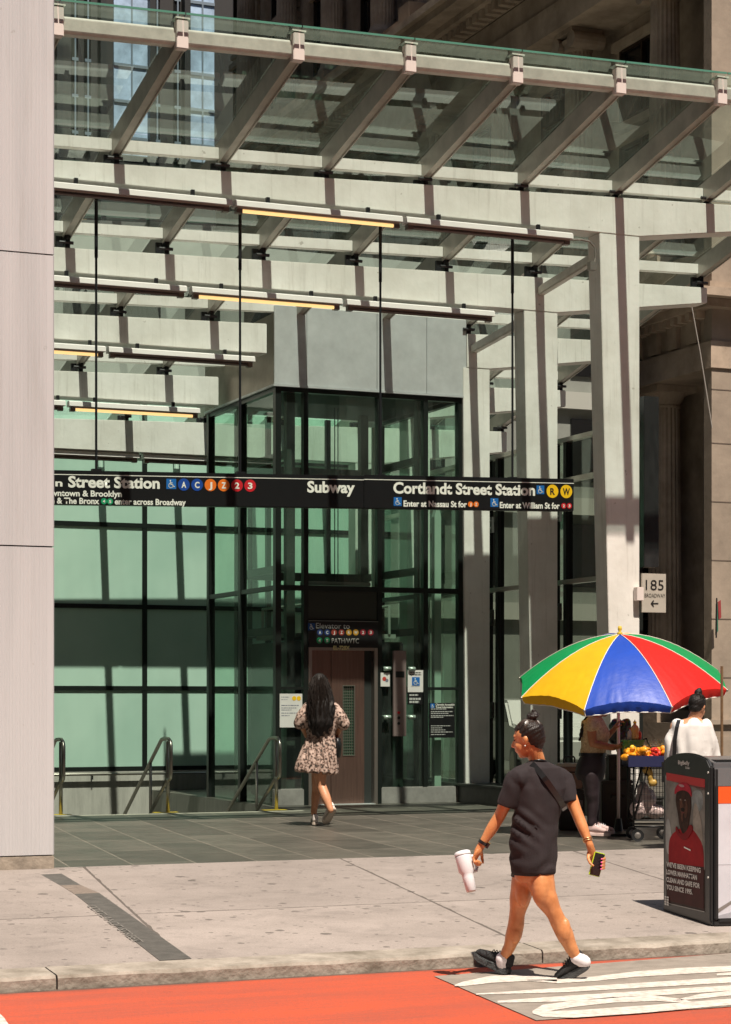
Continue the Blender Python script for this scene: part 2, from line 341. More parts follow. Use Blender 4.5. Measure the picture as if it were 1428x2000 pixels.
def thing(name, label, cat, loc=(0, 0, 0), rz=0, group=None):
    o = bpy.data.objects.new(name, None); COL.objects.link(o); o.location = loc; o.rotation_euler = (0, 0, rz); o.empty_display_size = .2
    o['label'] = label; o['category'] = cat
    if group: o['group'] = group
    return o
def tag(o, label, cat, group=None, kind=None):
    o['label'] = label; o['category'] = cat
    if group: o['group'] = group
    if kind: o['kind'] = kind
    return o
def struct(o, label=None):
    o['kind'] = 'structure'; o['label'] = label or o.name.replace('_', ' '); o['category'] = o.name.split('.')[0].replace('_', ' '); return o
def rebase(e):
    """children were built in world space: keep them there under a placed Empty"""
    bpy.context.view_layer.update()
    inv = e.matrix_world.inverted()
    for c in e.children: c.matrix_parent_inverse = inv
# text: lettering on a plane given by origin, x direction, up direction
def lettering(s, p0, xd, ud, width, height, m, parent, bold=.02, name='lettering', ext=.002, fit=True, local=False, split=None):
    c = bpy.data.curves.new('t', 'FONT'); c.body = s; c.size = 1; c.extrude = 0; c.offset = bold; c.resolution_u = 3
    t = bpy.data.objects.new('t', c); WS.collection.objects.link(t)
    me = evaluated(t); bpy.data.objects.remove(t)
    xs = [v.co.x for v in me.vertices]; ys = [v.co.y for v in me.vertices]
    xd = Vector(xd).normalized(); ud = Vector(ud).normalized(); nrm = xd.cross(ud)
    x0, x1 = min(xs), max(xs); cap = .73
    sy = height/cap; sx = (width/(x1-x0)) if (fit and width) else sy
    base = Vector(p0)
    for v in me.vertices:
        q = base + xd*((v.co.x-x0)*sx) + ud*(v.co.y*sy) + nrm*ext; v.co = q
    me.name = name; me.materials.clear(); me.materials.append(m)
    o = bpy.data.objects.new(name, me); COL.objects.link(o)
    if parent: o.parent = parent
    return o
def disc(c, r, xd, ud, ext, m, name, parent, seg=24, th=.004):
    xd = Vector(xd).normalized(); ud = Vector(ud).normalized(); n = xd.cross(ud); c = Vector(c)
    b = MB(); b.prism([c + xd*r*math.cos(2*math.pi*k/seg)+ud*r*math.sin(2*math.pi*k/seg)+n*(ext-th) for k in range(seg)], n*th)
    return b.build(name, m, parent)
def flat_rect(c0, xd, ud, w, h, ext, m, name, parent, th=.003):
    xd = Vector(xd).normalized(); ud = Vector(ud).normalized(); n = xd.cross(ud); c0 = Vector(c0)+n*(ext-th)
    b = MB(); b.prism([c0, c0+xd*w, c0+xd*w+ud*h, c0+ud*h], n*th); return b.build(name, m, parent)
def wheelchair(c0, xd, ud, s, ext, parent, flip=False, base=None):
    """square blue access symbol with a white seated figure and wheel"""
    q = flat_rect(c0, xd, ud, s, s, ext, base or blue_s, 'wheelchair_symbol', parent)
    xd = Vector(xd).normalized(); ud = Vector(ud).normalized(); n = xd.cross(ud); c0 = Vector(c0)
    P = lambda x, y: c0 + xd*x*s + ud*y*s + n*(ext+.001)
    b = MB()
    def strip(pts, w):
        for a, c in zip(pts[:-1], pts[1:]):
            a = Vector(a); c = Vector(c); d = (c-a).normalized(); e = Vector((-d.y, d.x))*w/2; a2 = a-d*w*.3; c2 = c+d*w*.3
            b.prism([P(*(a2-e)), P(*(c2-e)), P(*(c2+e)), P(*(a2+e))], n*.001)
    strip([(.40, .70), (.42, .45), (.62, .45), (.72, .22), (.82, .25)], .08); strip([(.42, .60), (.60, .60)], .07)
    strip([(.50+.22*math.cos(a)-.05, .34+.22*math.sin(a)) for a in [R(x) for x in range(125, 375, 25)]], .07)
    b.prism([P(.40+.07*math.cos(R(k*36)), .82+.07*math.sin(R(k*36))) for k in range(10)], n*.001)
    o = b.build('figure', sign_white, q)
    return q
Z0 = .32                       # plaza level; road is 0, kerb top .15
KY = 12.05; KH = .088
def zside(Y): return KH + (Z0-KH)*(Y-KY)/(17.05-KY)

# ================================================================== GROUND
b = MB(); b.add([(-60, -30, 0), (120, -30, 0), (120, KY+.1, 0), (-60, KY+.1, 0)], [(0, 1, 2, 3)]); struct(b.build('road', asphalt))
b = MB(); b.add([(-60, 7.6, .004), (120, 7.6, .004), (120, KY-.06, .004), (-60, KY-.06, .004)], [(0, 1, 2, 3)]); struct(b.build('bus_lane', red_m), 'red painted bus lane along the kerb')
b = MB(); b.add([(-60, KY+.29, zside(KY+.29)), (120, KY+.29, zside(KY+.29)), (120, 17.05, Z0), (-60, 17.05, Z0)], [(0, 1, 2, 3)]); struct(b.build('pavement', pave_m))
b = MB()
for x0, x1, y0, y1 in ((-60, 120, 17.05, 24.7), (-60, 4.6, 24.7, 120), (9.5, 120, 24.7, 120), (4.6, 9.5, 31.6, 120)):
    b.add([(x0, y0, Z0), (x1, y0, Z0), (x1, y1, Z0), (x0, y1, Z0)], [(0, 1, 2, 3)])
struct(b.build('plaza_floor', tile_m))
# kerb stones as one run with open joints and chipped top edge
kb = MB(); x = -12.0; jl = [onZ(101, 1900, KH).x, onZ(1088, 1862, KH).x]
cuts = sorted([-12, -8, -4, -.5] + jl + [jl[0]+2.0+.0*k for k in ()] + [13, 17, 21, 30, 60])
for a, c in zip(cuts[:-1], cuts[1:]):
    n = max(2, int((c-a)/.12)); prev = None
    for i in range(n+1):
        X = a+.006+(c-a-.012)*i/n
        ch = .004+.014*max(0, noise.noise(Vector((X*3, 0, 0)))+.1); zt = KH-.006*abs(noise.noise(Vector((X*2, 3, 0))))
        ring = [(X, KY+.008*noise.noise(Vector((X*2.3, 1, 5))), -.05), (X, KY+.002, zt-.012-ch), (X, KY+.012+ch, zt), (X, KY+.30, zside(KY+.30)+.002), (X, KY+.30, -.05)]
        if prev:
            o = len(kb.v); kb.v += prev+ring; kb.f += [(o+j, o+(j+1) % 5, o+5+(j+1) % 5, o+5+j) for j in range(5)]; kb.mi += [0]*5
        if i in (0, n): o = len(kb.v); kb.v += ring; kb.f.append(tuple(range(o, o+5))); kb.mi.append(0)
        prev = ring
struct(kb.build('kerb', kerb_m))
b = MB(); b.add([(-12, KY-.07, .002), (60, KY-.07, .002), (60, KY+.05, .002), (-12, KY+.05, .002)], [(0, 1, 2, 3)]); struct(b.build('gutter', mat('gutter grime', (.10, .06, .045), .9, 0, .5, 8)))
# road lettering patch
def gpoly(mb, pts, z): mb.prism([onZ(x, y, z) for x, y in pts], (0, 0, .002))
b = MB(); gpoly(b, [(848, 1907), (1428, 1862), (1900, 1826), (1900, 1925), (1428, 1966), (1047, 1993)], .008); struct(b.build('road_patch', asphalt), 'bare asphalt panel in the red lane')
b = MB()
def stroke(pts, w):
    n = len(pts)
    for (x0, y0), (x1, y1), w0, w1 in zip(pts[:-1], pts[1:], [q*.86 for q in w[:-1]], [q*.86 for q in w[1:]]):
        gpoly(b, [(x0, y0-w0), (x1, y1-w1), (x1, y1+w1), (x0, y0+w0)], .0125)
stroke([(888, 1925), (905, 1922), (960, 1913), (1010, 1911), (1060, 1911), (1088, 1914)], [1, 5, 8, 7, 5, 4])
stroke([(1030, 1915), (1090, 1917), (1160, 1912), (1240, 1903), (1330, 1897), (1428, 1892), (1700, 1876)], [1, 4, 5, 6, 7, 6, 6])
stroke([(930, 1942), (1100, 1934), (1428, 1914), (1800, 1890)], [1, 5, 6, 6])
stroke([(972, 1957), (1100, 1951), (1428, 1930), (1800, 1906)], [2, 6, 6, 6])
stroke([(1040, 1977), (1060, 1970), (1120, 1961), (1200, 1953), (1280, 1950), (1330, 1955), (1365, 1962)], [2, 8, 7, 6, 6, 4, 2])
stroke([(1040, 1978), (1060, 1981), (1120, 1981), (1250, 1972), (1428, 1957), (1800, 1930)], [2, 6, 8, 8, 7, 7])
stroke([(1315, 1955), (1370, 1946), (1428, 1940), (1800, 1915)], [1, 5, 5, 5])
stroke([(1400, 1904), (1428, 1902), (1800, 1876)], [2, 3, 3])
struct(b.build('road_marking', mark_m), 'worn white bus lane lettering on asphalt')
b = MB(); gpoly(b, [(-6, 1975), (8, 1988), (18, 2003), (-60, 2030), (-60, 1955)], .010); struct(b.build('lane_marking', mark_m), 'white marking at the edge of the red lane')
# inlaid strip across the pavement
def spoly(mb, pts, dz):
    q = []
    for x, y in pts:
        z = .2
        for _ in range(6): z = zside(onZ(x, y, z).y)
        p = onZ(x, y, z); q.append((p.x, p.y, z+dz))
    mb.prism(q, (0, 0, .003)); return q
inl = thing('pavement_inlay', 'dark granite strip with worn pale lettering set across the pavement', 'inlay', onZ(230, 1790, .22))
b = MB(); spoly(b, [(76, 1707), (120, 1707), (157, 1729), (118, 1730)], .001); b.build('dark_block', inlay_m, inl)
b = MB(); spoly(b, [(118, 1730), (157, 1729), (194, 1745), (146, 1747)], .001); b.build('tan_block', inlay_tan, inl)
b = MB(); spoly(b, [(146, 1747), (194, 1745), (374, 1873), (312, 1877)], .001); b.build('dark_block', inlay_m, inl)
p0 = onZ(168, 1750, .29); p1 = onZ(262, 1814, .23); dd = (p1-p0)
lettering('CORTLANDT STREET', Vector((p0.x, p0.y, zside(p0.y)+.005)), Vector((dd.x, dd.y, zside(p1.y)-zside(p0.y))), Vector((-dd.y, dd.x, 0)), dd.length, .07, mat('pale worn letters', (.15, .14, .125), .8), inl, .01)
rebase(inl)

# ================================================================== LEFT CLAD PIER
pier = thing('clad_pier', 'tall ribbed pinkish white metal pier beside the plaza', 'pier', (3.5, 17.2, Z0))
Xr = onY(106.5, 1690, 17.0).x
def ribbed(z0, z1):
    b = MB(); x = 2.3; pts = []
    while x < Xr-.06:
        pts += [(x, 17.0), (x+.011, 17.0), (x+.014, 17.003), (x+.020, 17.003)]; x += .023
    pts += [(Xr-.012, 17.0), (Xr, 17.012), (Xr, 18.4), (2.3, 18.4)]
    b.prism([(px, py, z0) for px, py in pts], (0, 0, z1-z0)); return b
zs = [onY(52, 1672, 17).z, onY(52, 1066.5, 17).z, onY(52, 493.5, 17).z, 9.5, 14]
for a, c in zip(zs[:-1], zs[1:]): ribbed(a+.006, c-.006).build('cladding_panel', cladding, pier)
b = MB(); b.box((2.3, 17.03, Z0), (Xr-.015, 18.3, 14)); b.build('core', dark_plain, pier)
b = MB(); b.box((2.2, 16.99, Z0-.05), (Xr-.004, 18.35, zs[0]-.004)); b.build('plinth', mat('pier plinth', (.30, .25, .20), .8, 0, .4, 6, .3, 30), pier, bevel=.006)
rebase(pier)

# ================================================================== CANOPY
can = thing('glass_canopy', 'pale steel frame canopy with sloping green glass roof over the subway stairs', 'canopy', (9, 22, Z0))
BY = [21.8, 23.9, 25.9, 27.9, 29.9]; BT = [7.70, 7.17, 6.76, 6.34, 5.95]; BB = [7.36, 6.80, 6.36, 5.93, 5.46]
XS = .024; CXR = 12.77; XEND = 15.05; XL = 3.2
def top(i, X): return BT[i]+(XS+(.012 if i == 0 else 0))*(X-9.5)
def beam_poly(i, x0, x1, tail=True):
    y = BY[i]; pts = []
    z = BB[i]
    if i == 0: zl = z-.03
    pts = [(x0, y, z)]
    if x1 > CXR: pts += [(CXR+.003, y, z), (x1, y, z+.13*(x1-CXR))]
    else: pts += [(x1, y, z)]
    pts += [(x1, y, top(i, x1)), (x0, y, top(i, x0))]
    return pts
for i in range(5):
    spans = [(XL, XEND)] if i < 2 or i == 4 else [(XL, 9.46), (12.42, XEND)]
    for x0, x1 in spans:
        b = MB(); b.prism(beam_poly(i, x0, x1), (0, .3, 0)); b.build('beam', white_steel, can, bevel=.008)
for i in range(5):
    y = BY[i]; wl = [12.22, 12.28, 12.36, 12.4, 12.4][i]
    b = MB(); b.prism([(12.40, y+.002, Z0+.2), (CXR, y+.002, Z0+.2), (CXR, y+.002, BB[i]-.003), (wl, y+.002, BB[i]-.003)], (0, .296, 0)); b.build('column', white_steel, can, bevel=.006)
# struts between the frames
for (xa, ya, za), (xb, yb, zb) in (((12.47, 22.1, 7.22), (12.52, 23.9, 7.06)), ((12.47, 24.2, 6.74), (12.52, 25.9, 6.62)), ((12.47, 26.2, 6.3), (12.52, 27.9, 6.2))):
    b = MB(); b.prism([(xa-.05, ya, za-.06), (xa+.05, ya, za-.06), (xa+.05, ya, za+.06), (xa-.05, ya, za+.06)], (xb-xa, yb-ya, zb-za)); b.build('strut', fin_tube, can, bevel=.015)
def zr(Y, X): return 8.27-.215*(Y-19.5)+XS*(X-9.5)      # underside of the fins
RX = [3.72, 4.98, 6.24, 7.47, 8.71, 9.95, 11.20, 12.48, 13.76, 15.0]
YB = 31.3
for X in RX:
    y0 = 19.5
    h = .25
    b = MB(); b.prism([(X-.056, y0+.1, zr(y0+.1, X)+.02), (X-.056, YB, zr(YB, X)), (X-.056, YB, zr(YB, X)+h), (X-.056, y0+.1, zr(y0+.1, X)+h)], (.014, 0, 0))
    b.prism([(X+.042, y0+.1, zr(y0+.1, X)+.02), (X+.042, YB, zr(YB, X)), (X+.042, YB, zr(YB, X)+h), (X+.042, y0+.1, zr(y0+.1, X)+h)], (.014, 0, 0))
    b.prism([(X-.042, y0+.1, zr(y0+.1, X)+.035), (X-.042, YB, zr(YB, X)+.015), (X-.042, YB, zr(YB, X)+.03), (X-.042, y0+.1, zr(y0+.1, X)+.05)], (.084, 0, 0))
    r = b.build('rafter', fin_steel, can)
    b = MB(); b.box((X-.06, y0, zr(y0, X)-.02), (X+.06, y0+.1, zr(y0, X)+.262)); b.build('end_cap', cap_paint, r, bevel=.006)
    b = MB(); b.box((X-.075, y0-.004, zr(y0, X)+.272), (X+.075, y0+.12, zr(y0, X)+.288)); b.build('glass_clamp', fin_tube, r)
    for i in range(5):
        if BY[i] == 25.9 and 9.5 < X < 12.4: continue
        b = MB(); zt = top(i, X); zb_ = zr(BY[i]+.15, X)
        b.box((X-.028, BY[i]+.06, zt-.002), (X+.028, BY[i]+.24, zb_+.04)); b.box((X-.13, BY[i]+.10, zt+.01), (X-.05, BY[i]+.14, zb_+.03)); b.tube([(X-.12, BY[i]+.0, zt+.06), (X+.05, BY[i]+.0, zt+.06)], .02, 8)
        b.build('standoff', rod_black, r)
def purlin(Y, z_off, hh, dd, round_=False, nm='purlin'):
    for xa, xb in zip(RX[:-1], RX[1:]):
        a = Vector((xa+.058, Y, zr(Y, xa)+z_off)); c = Vector((xb-.058, Y, zr(Y, xb)+z_off))
        b = MB()
        if round_:
            prof = [(-.5, -.35), (-.5, .35), (-.3, .5), (.5, .5), (.5, -.5), (-.3, -.5)]
            b.prism([a+Vector((0, px*dd, pz*hh)) for px, pz in prof], c-a)
        else:
            b.prism([a+Vector((0, -dd/2, -hh/2)), a+Vector((0, dd/2, -hh/2)), a+Vector((0, dd/2, hh/2)), a+Vector((0, -dd/2, hh/2))], c-a)
        b.build(nm, fin_tube if round_ else white_steel, can, bevel=.004)
purlin(19.62, .14, .17, .12, True, 'edge_purlin')
for Y in (BY[0]+.1, BY[1]+.1, BY[2]+.1, BY[3]+.1): purlin(Y, .125, .13, .10)
for xa, xb in zip(RX[:-1], RX[1:]):
    for ya, yb in ((19.42, 21.87), (21.885, 23.97), (23.985, 25.97), (25.985, 27.97), (27.985, 31.35)):
        b = MB(); a = [(xa+.006, ya, zr(ya, xa)+.268), (xb-.006, ya, zr(ya, xb)+.268), (xb-.006, yb, zr(yb, xb)+.268), (xa+.006, yb, zr(yb, xa)+.268)]
        b.add(a, [(0, 1, 2, 3)]); g = b.build('glass_pane', gcan, can)
        if ya == 19.42:
            b = MB(); b.prism([a[0], a[1], (a[1][0], a[1][1]-.012, a[1][2]+.0), (a[0][0], a[0][1]-.012, a[0][2])], (0, 0, .02)); b.build('glass_edge', mat('glass edge', (.09, .24, .18), .15), g)
rebase(can)
# plinth under the columns
b = MB(); b.box((12.30, 21.4, Z0-.02), (12.86, 30.2, .555)); b.box((12.26, 21.36, .555), (12.9, 30.2, .585))
tag(b.build('plinth_wall', plinth_m, bevel=.01), 'low dark granite plinth the canopy columns stand on', 'plinth')
# drain pipe of cable at column top
b = MB(); P = [onY(x, y, 21.7) for x, y in ((1112, 468), (1135, 468), (1152, 472), (1162, 484), (1163, 505), (1158, 520))]
b.tube(P, .012, 8); c_ = onY(1156, 520, 21.7); b.box(c_-Vector((.04, .04, .05)), c_+Vector((.04, .04, .05)))
tag(b.build('cable_conduit', mat('conduit steel', (.3, .27, .24), .4, .6)), 'thin curved conduit at the top of the front column', 'conduit')

# ================================================================== LIGHT FIXTURES
def fixture(row, xa, xb, yc, lit, lab):
    Y = BY[row]+(.12 if row == 4 else -.07)
    a = onY(xa, yc, Y); X0 = a.x; X1 = onY(xb, yc, Y).x; z = BB[row]-(.145 if row < 4 else .08)
    t = thing('strip_light', lab, 'light fixture', ((X0+X1)/2, Y, z), 0, 'strip lights under the canopy beams')
    b = MB(); b.prism([(X0, -.085+Y, z+.0), (X0, -.075+Y, z+.06), (X0, -.05+Y, z+.075), (X0, .05+Y, z+.075), (X0, .085+Y, z+.0)], (X1-X0, 0, 0)); b.build('housing', MATS_FIX, t, bevel=.003)
    b = MB(); b.prism([(X0+.03, -.045+Y, z-.018), (X0+.03, -.055+Y, z-.002), (X0+.03, .055+Y, z-.002), (X0+.03, .045+Y, z-.018)], (X1-X0-.06, 0, 0)); b.build('reflector', FIX_BR, t)
    b = MB(); b.tube([(X0+.06, Y-.01, z-.038), (X1-.06, Y-.01, z-.038)], .020, 10); b.build('tube', lamp_on if lit else FIX_DK, t)
    for X in (X0+.06, X1-.06): b = MB(); b.box((X-.035, Y-.04, z-.065), (X+.035, Y+.04, z-.019)); b.build('tube_holder', FIX_BR, t)
    for q in (.2, .8): X = X0+(X1-X0)*q; b = MB(); b.box((X-.02, Y-.02, z+.076), (X+.02, Y+.02, BB[row]+.0)); b.build('bracket', rod_black, t)
    rebase(t)
MATS_FIX = mat('fixture housing', (.72, .67, .65), .45, .1); FIX_BR = mat('fixture bronze', (.20, .15, .13), .4, .4); FIX_DK = mat('unlit tube', (.16, .13, .12), .3)
fixture(0, 70, 450, 395, False, 'long unlit strip light nearest the ribbed pier under the front beam')
fixture(0, 456, 782, 415, True, 'glowing yellow strip light under the middle of the front beam')
fixture(0, 790, 1114, 440, False, 'unlit strip light under the front beam beside the tall front column')
fixture(1, 70, 362, 560, False, 'unlit strip light near the pier under the second beam')
fixture(1, 372, 665, 570, True, 'glowing yellow strip light under the second beam')
fixture(1, 674, 962, 585, False, 'unlit strip light under the second beam in front of the steel elevator top')
fixture(2, 60, 204, 690, True, 'short visible yellow strip light by the pier under the third beam')
fixture(2, 210, 495, 697, False, 'unlit strip light under the third beam ending at the elevator tower')
fixture(3, 60, 126, 790, False, 'unlit strip light end beside the pier under the fourth beam')
fixture(3, 133, 388, 795, True, 'glowing yellow strip light under the fourth beam')
fixture(4, 60, 270, 875, False, 'unlit strip light near the pier under the rearmost beam')
fixture(4, 278, 520, 880, False, 'unlit strip light under the rearmost beam behind the elevator glass')

# ================================================================== STATION SIGN
SY = 22.02
st = thing('station_sign', 'long black hanging subway station sign with white lettering and coloured route circles', 'sign', onY(620, 960, SY))
xd = (onY(1121, 998, SY)-onY(60, 984.4, SY)).normalized()
pA = onY(60, 984.6, SY); pM = onY(711, 992.5, SY); pB = onY(1121, 998, SY)
hh = .375
b = MB(); b.prism([pA, pM-xd*.003, pM-xd*.003+UP*hh, pA+UP*hh], (0, .12, 0)); b.build('sign_panel', sign_black, st, bevel=.006)
b = MB(); b.prism([pM, pB, pB+UP*(hh+.012), pM+UP*(hh+.012)], (0, .14, 0)); b.build('sign_panel', sign_black, st, bevel=.006)
for k in (-1,):
    b = MB(); q = Vector((0, -.003, 0))
    b.prism([pA+UP*(hh-.052)+q, pM+UP*(hh-.052)+q, pM+UP*(hh-.044)+q, pA+UP*(hh-.044)+q], (0, .003, 0)); b.prism([pM+xd*.0+UP*(hh-.046)+q, pB+UP*(hh-.046)+q, pB+UP*(hh-.038)+q, pM+UP*(hh-.038)+q], (0, .003, 0))
    b.build('stripe', sign_white, st)
SXD = xd; SUD = UP
def stext(s, x0, x1, yb, hpx, m=None, bold=.03, parent=None, Y=None, nm='lettering', xdv=None):
    Y = SY if Y is None else Y; a = onY(x0, yb, Y); c = onY(x1, yb, Y); D = a.y/ray(x0, yb).y
    return lettering(s, a, xdv or SXD, UP, (c.x-a.x), hpx*D/F, m or sign_white, parent or st, bold, nm, .004)
def bullet(x, y, rpx, m, ch, parent=None, Y=None, tm=None, ext=.003):
    Y = SY if Y is None else Y; c = onY(x, y, Y); r = rpx*(c.y/ray(x, y).y)/F*1.0; xd_ = SXD if parent is None else Vector((1, 0, 0))
    o = disc(c, r, xd_, UP, ext, m, 'route_bullet', parent or st)
    if ch: 
        w = {'J': .62, 'W': 1.2, 'R': .8}.get(ch, .8)*r
        lettering(ch, c-Vector(xd_)*w/2-UP*r*.5, xd_, UP, w, r*1.0, tm or sign_white, o, .03, 'letter', ext+.002)
    return o
stext('n', 108, 122, 949.5, 14); 
stext('Street Station', 133, 312, 951, 22, bold=.035)
stext('Downtown & Brooklyn', 78, 238, 968, 12, bold=.03)
stext('Uptown & The Bronx', 55, 194, 982.5, 12, bold=.03)
bullet(203, 979, 6, grn_s, '4'); bullet(215, 979.5, 6, grn_s, '5')
stext('enter across Broadway', 224, 363, 985, 12, bold=.03)
c = onY(325, 955, SY); wheelchair(c, SXD, UP, 20*22.9/F, .003, st)
for x, m, ch in ((359, nvy_s, 'A'), (385, nvy_s, 'C'), (411, org_s, 'J'), (437, org_s, 'Z'), (463, red_s, '2'), (488.5, red_s, '3')): bullet(x, 946.5+(x-359)*.016, 12, m, ch)
stext('Subway', 600, 693, 961, 22, bold=.035)
stext('Cortlandt Street Station', 768, 1045, 963, 22, bold=.035)
wheelchair(onY(1048, 965, SY), SXD, UP, 17*24.5/F, .003, st)
blk = mat('letter black', (.01, .01, .01), .5)
bullet(1079, 959.5, 13, yel_s, 'R', tm=blk); bullet(1106, 960, 13, yel_s, 'W', tm=blk)
wheelchair(onY(769, 988, SY), SXD, UP, 17*24/F, .003, st); stext('Enter at Nassau St for', 788, 912, 989, 12)
bullet(919, 985, 5.5, org_s, 'J'); bullet(930, 985, 5.5, org_s, 'Z')
wheelchair(onY(958, 990, SY), SXD, UP, 17*24.5/F, .003, st); stext('Enter at William St for', 976, 1093, 992, 12)
bullet(1101, 988, 5.5, red_s, '2'); bullet(1112, 988, 5.5, red_s, '3')
for x, yt in ((188, 400), (469, 425), (743, 450), (1001, 475)):
    p = onY(x, 925, SY+.06); pz = pA.z+hh+(p.x-pA.x)*xd.z/xd.x
    b = MB(); b.tube([(p.x, SY+.06, pz), (p.x, SY+.06, 7.3)], .014, 8); b.tube([(p.x, SY+.06, 6.6), (p.x, SY+.06, 7.35)], .02, 8); b.box((p.x-.05, SY+.02, pz-.01), (p.x+.05, SY+.1, pz+.025)); b.build('rod', rod_black, st)
rebase(st)

# ================================================================== ELEVATOR
EY = 25.95
el = thing('elevator_tower', 'glass and steel elevator tower with stainless top and brown metal doors', 'elevator', (10.9, 27, Z0))
X0 = onY(537, 1100, EY).x; X1 = onY(907, 1100, EY).x; EYB = 28.85
def EX(x): return onY(x, 1300, EY).x
def EZ(y, x=720): return onY(x, y, EY).z
ztop = EZ(766, 720)+.0; zkick = EZ(1536, 820); zmid = EZ(1151, 720); zlow = EZ(1345, 870)
def fbar(xa, xb, za, zb, m=dark_frame, d=.10, y=EY, nm='mullion', pr=el):
    b = MB(); b.box((xa, y, za), (xb, y+d, zb)); return b.build(nm, m, pr)
mx = [X0+.05, EX(598), EX(742), EX(832), X1-.05]
for i, X in enumerate(mx):
    w = .04 if i in (0, 4) else .034
    fbar(X-w, X+w, zkick if i not in (1, 2) else Z0, ztop)
def seg(i): return (mx[i]+(.04 if i == 0 else .034), mx[i+1]-(.04 if i == 3 else .034))
for i in range(4):
    a, c = seg(i)
    for z, h in ((ztop-.03, .03), (zmid, .035)): fbar(a, c, z-h, z+h*.99)
    if i in (0, 3): fbar(a, c, zlow-.02, zlow+.02)
    if i != 1:
        b = MB(); b.box((a-(.1 if i == 0 else 0.086*0), EY+.02, Z0), (c, EY+.08, zkick-.003)); b.build('kick_panel', stainless_dk, el, bevel=.004)
b = MB(); b.box((seg(2)[0]-.01, EY-.012, Z0), (X1+.01, EY+.015, zkick-.01)); b.build('kick_panel', stainless_dk, el, bevel=.004)
b = MB(); b.box((X0-.01, EY-.012, Z0), (seg(0)[1], EY+.015, zkick-.01)); b.build('kick_panel', stainless_dk, el, bevel=.004)
def pane(a, c, za, zb, y=EY+.05, nm='glass_pane', m=gelev):
    b = MB(); b.add([(a, y, za), (c, y, za), (c, y, zb), (a, y, zb)], [(0, 1, 2, 3)]); return b.build(nm, m, el)
for i in range(4):
    a, c = seg(i); pane(a, c, zmid+.035, ztop-.06)
    if i != 1:
        if i in (0, 3): pane(a, c, zlow+.02, zmid-.035); pane(a, c, zkick, zlow-.02)
        else: pane(a, c, zkick, zmid-.035)
# door bay
a, c = seg(1); zd = EZ(1266, 665); zs0 = EZ(1262, 665); zs1 = EZ(1212, 665)
fbar(a, c, zs1+.02, zmid-.035, mat('door header panel', (.05, .055, .045), .3, .4), .08, EY+.02, 'header_panel')
fbar(a, c, zd+.02, zs1+.02, dark_frame, .06, EY+.04, 'header_panel')
# a metal ledge above the door panel
fbar(a+.02, c-.05, zmid+.05, zmid+.10, mat('ledge', (.25, .24, .22), .5, .5), .25, EY+.12, 'ledge')
fr_m = mat('door frame steel', (.42, .36, .33), .3, .8)
b = MB(); b.box((a, EY-.01, Z0), (a+.05, EY+.12, zd+.02)); b.box((c-.05, EY-.01, Z0), (c, EY+.12, zd+.02)); b.box((a+.05, EY-.008, zd-.03), (c-.05, EY+.12, zd+.02)); b.build('door_frame', fr_m, el, bevel=.003)
dx = EX(651)
for k, (xa, xb) in enumerate(((a+.05, dx-.004), (dx+.004, c-.05))):
    b = MB()
    if k == 0: b.box((xa, EY+.08, Z0+.01), (xb, EY+.11, zd-.03)); dr = b.build('door', door_steel, el)
    else:
        xr = EX(716)
        wx0, wx1 = EX(675), EX(696); wz0, wz1 = EZ(1475, 685), EZ(1340, 685)
        b.box((xa, EY+.08, Z0+.01), (wx0, EY+.11, zd-.03)); b.box((wx1, EY+.08, Z0+.01), (xr, EY+.11, zd-.03)); b.box((wx0, EY+.081, Z0+.01), (wx1, EY+.109, wz0)); b.box((wx0, EY+.081, wz1), (wx1, EY+.109, zd-.03))
        dr = b.build('door', door_steel, el)
        b = MB(); b.box((wx0, EY+.10, wz0), (wx1, EY+.105, wz1)); w = b.build('vision_panel', mat('meshed pane', (.05, .09, .06), .15), dr)
        b = MB(); n = 8
        for i in range(1, 5): X = wx0+(wx1-wx0)*i/5; b.box((X-.003, EY+.094, wz0), (X+.003, EY+.098, wz1))
        for i in range(1, 24): z = wz0+(wz1-wz0)*i/24; b.box((wx0, EY+.090, z-.003), (wx1, EY+.094, z+.003))
        b.box((wx0-.012, EY+.074, wz0-.012), (wx0, EY+.08, wz1+.012)); b.box((wx1, EY+.074, wz0-.012), (wx1+.012, EY+.08, wz1+.012)); b.box((wx0, EY+.074, wz0-.012), (wx1, EY+.08, wz0)); b.box((wx0, EY+.074, wz1), (wx1, EY+.08, wz1+.012))
        b.build('wire_mesh', mat('wire', (.22, .2, .17), .4, .6), w)
        b = MB(); b.box((xr+.002, EY+.10, Z0+.01), (c-.05, EY+.12, zd-.03)); b.build('door_pocket', dark_plain, el)
b = MB(); b.box((a+.05, EY-.05, Z0+.0), (c-.05, EY+.12, Z0+.008)); b.build('sill', stainless, el)
# left side, right side, back
for (X, nm) in ((X0, 0), (X1-.1, 1)):
    for y in (27.35, EYB-.1): b = MB(); b.box((X, y, Z0), (X+.1, y+.09, ztop)); b.build('mullion', dark_frame, el)
    for z, h in ((ztop-.03, .03), (zmid, .03)):
        for ya, yb in ((EY+.1, 27.35), (27.44, EYB-.1)): b = MB(); b.box((X+.01, ya, z-h), (X+.09, yb, z+h*.99)); b.build('mullion', dark_frame, el)
    for ya, yb in ((EY+.1, 27.35), (27.44, EYB-.1)):
        for za, zb in ((Z0, zmid-.03), (zmid+.03, ztop-.06)):
            b = MB(); b.add([(X+.05, ya, za), (X+.05, yb, za), (X+.05, yb, zb), (X+.05, ya, zb)], [(0, 1, 2, 3)]); b.build('glass_pane', gelev, el)
for X in (10.5, 11.45): b = MB(); b.box((X, EYB-.1, Z0), (X+.07, EYB-.02, ztop)); b.build('mullion', dark_frame, el)
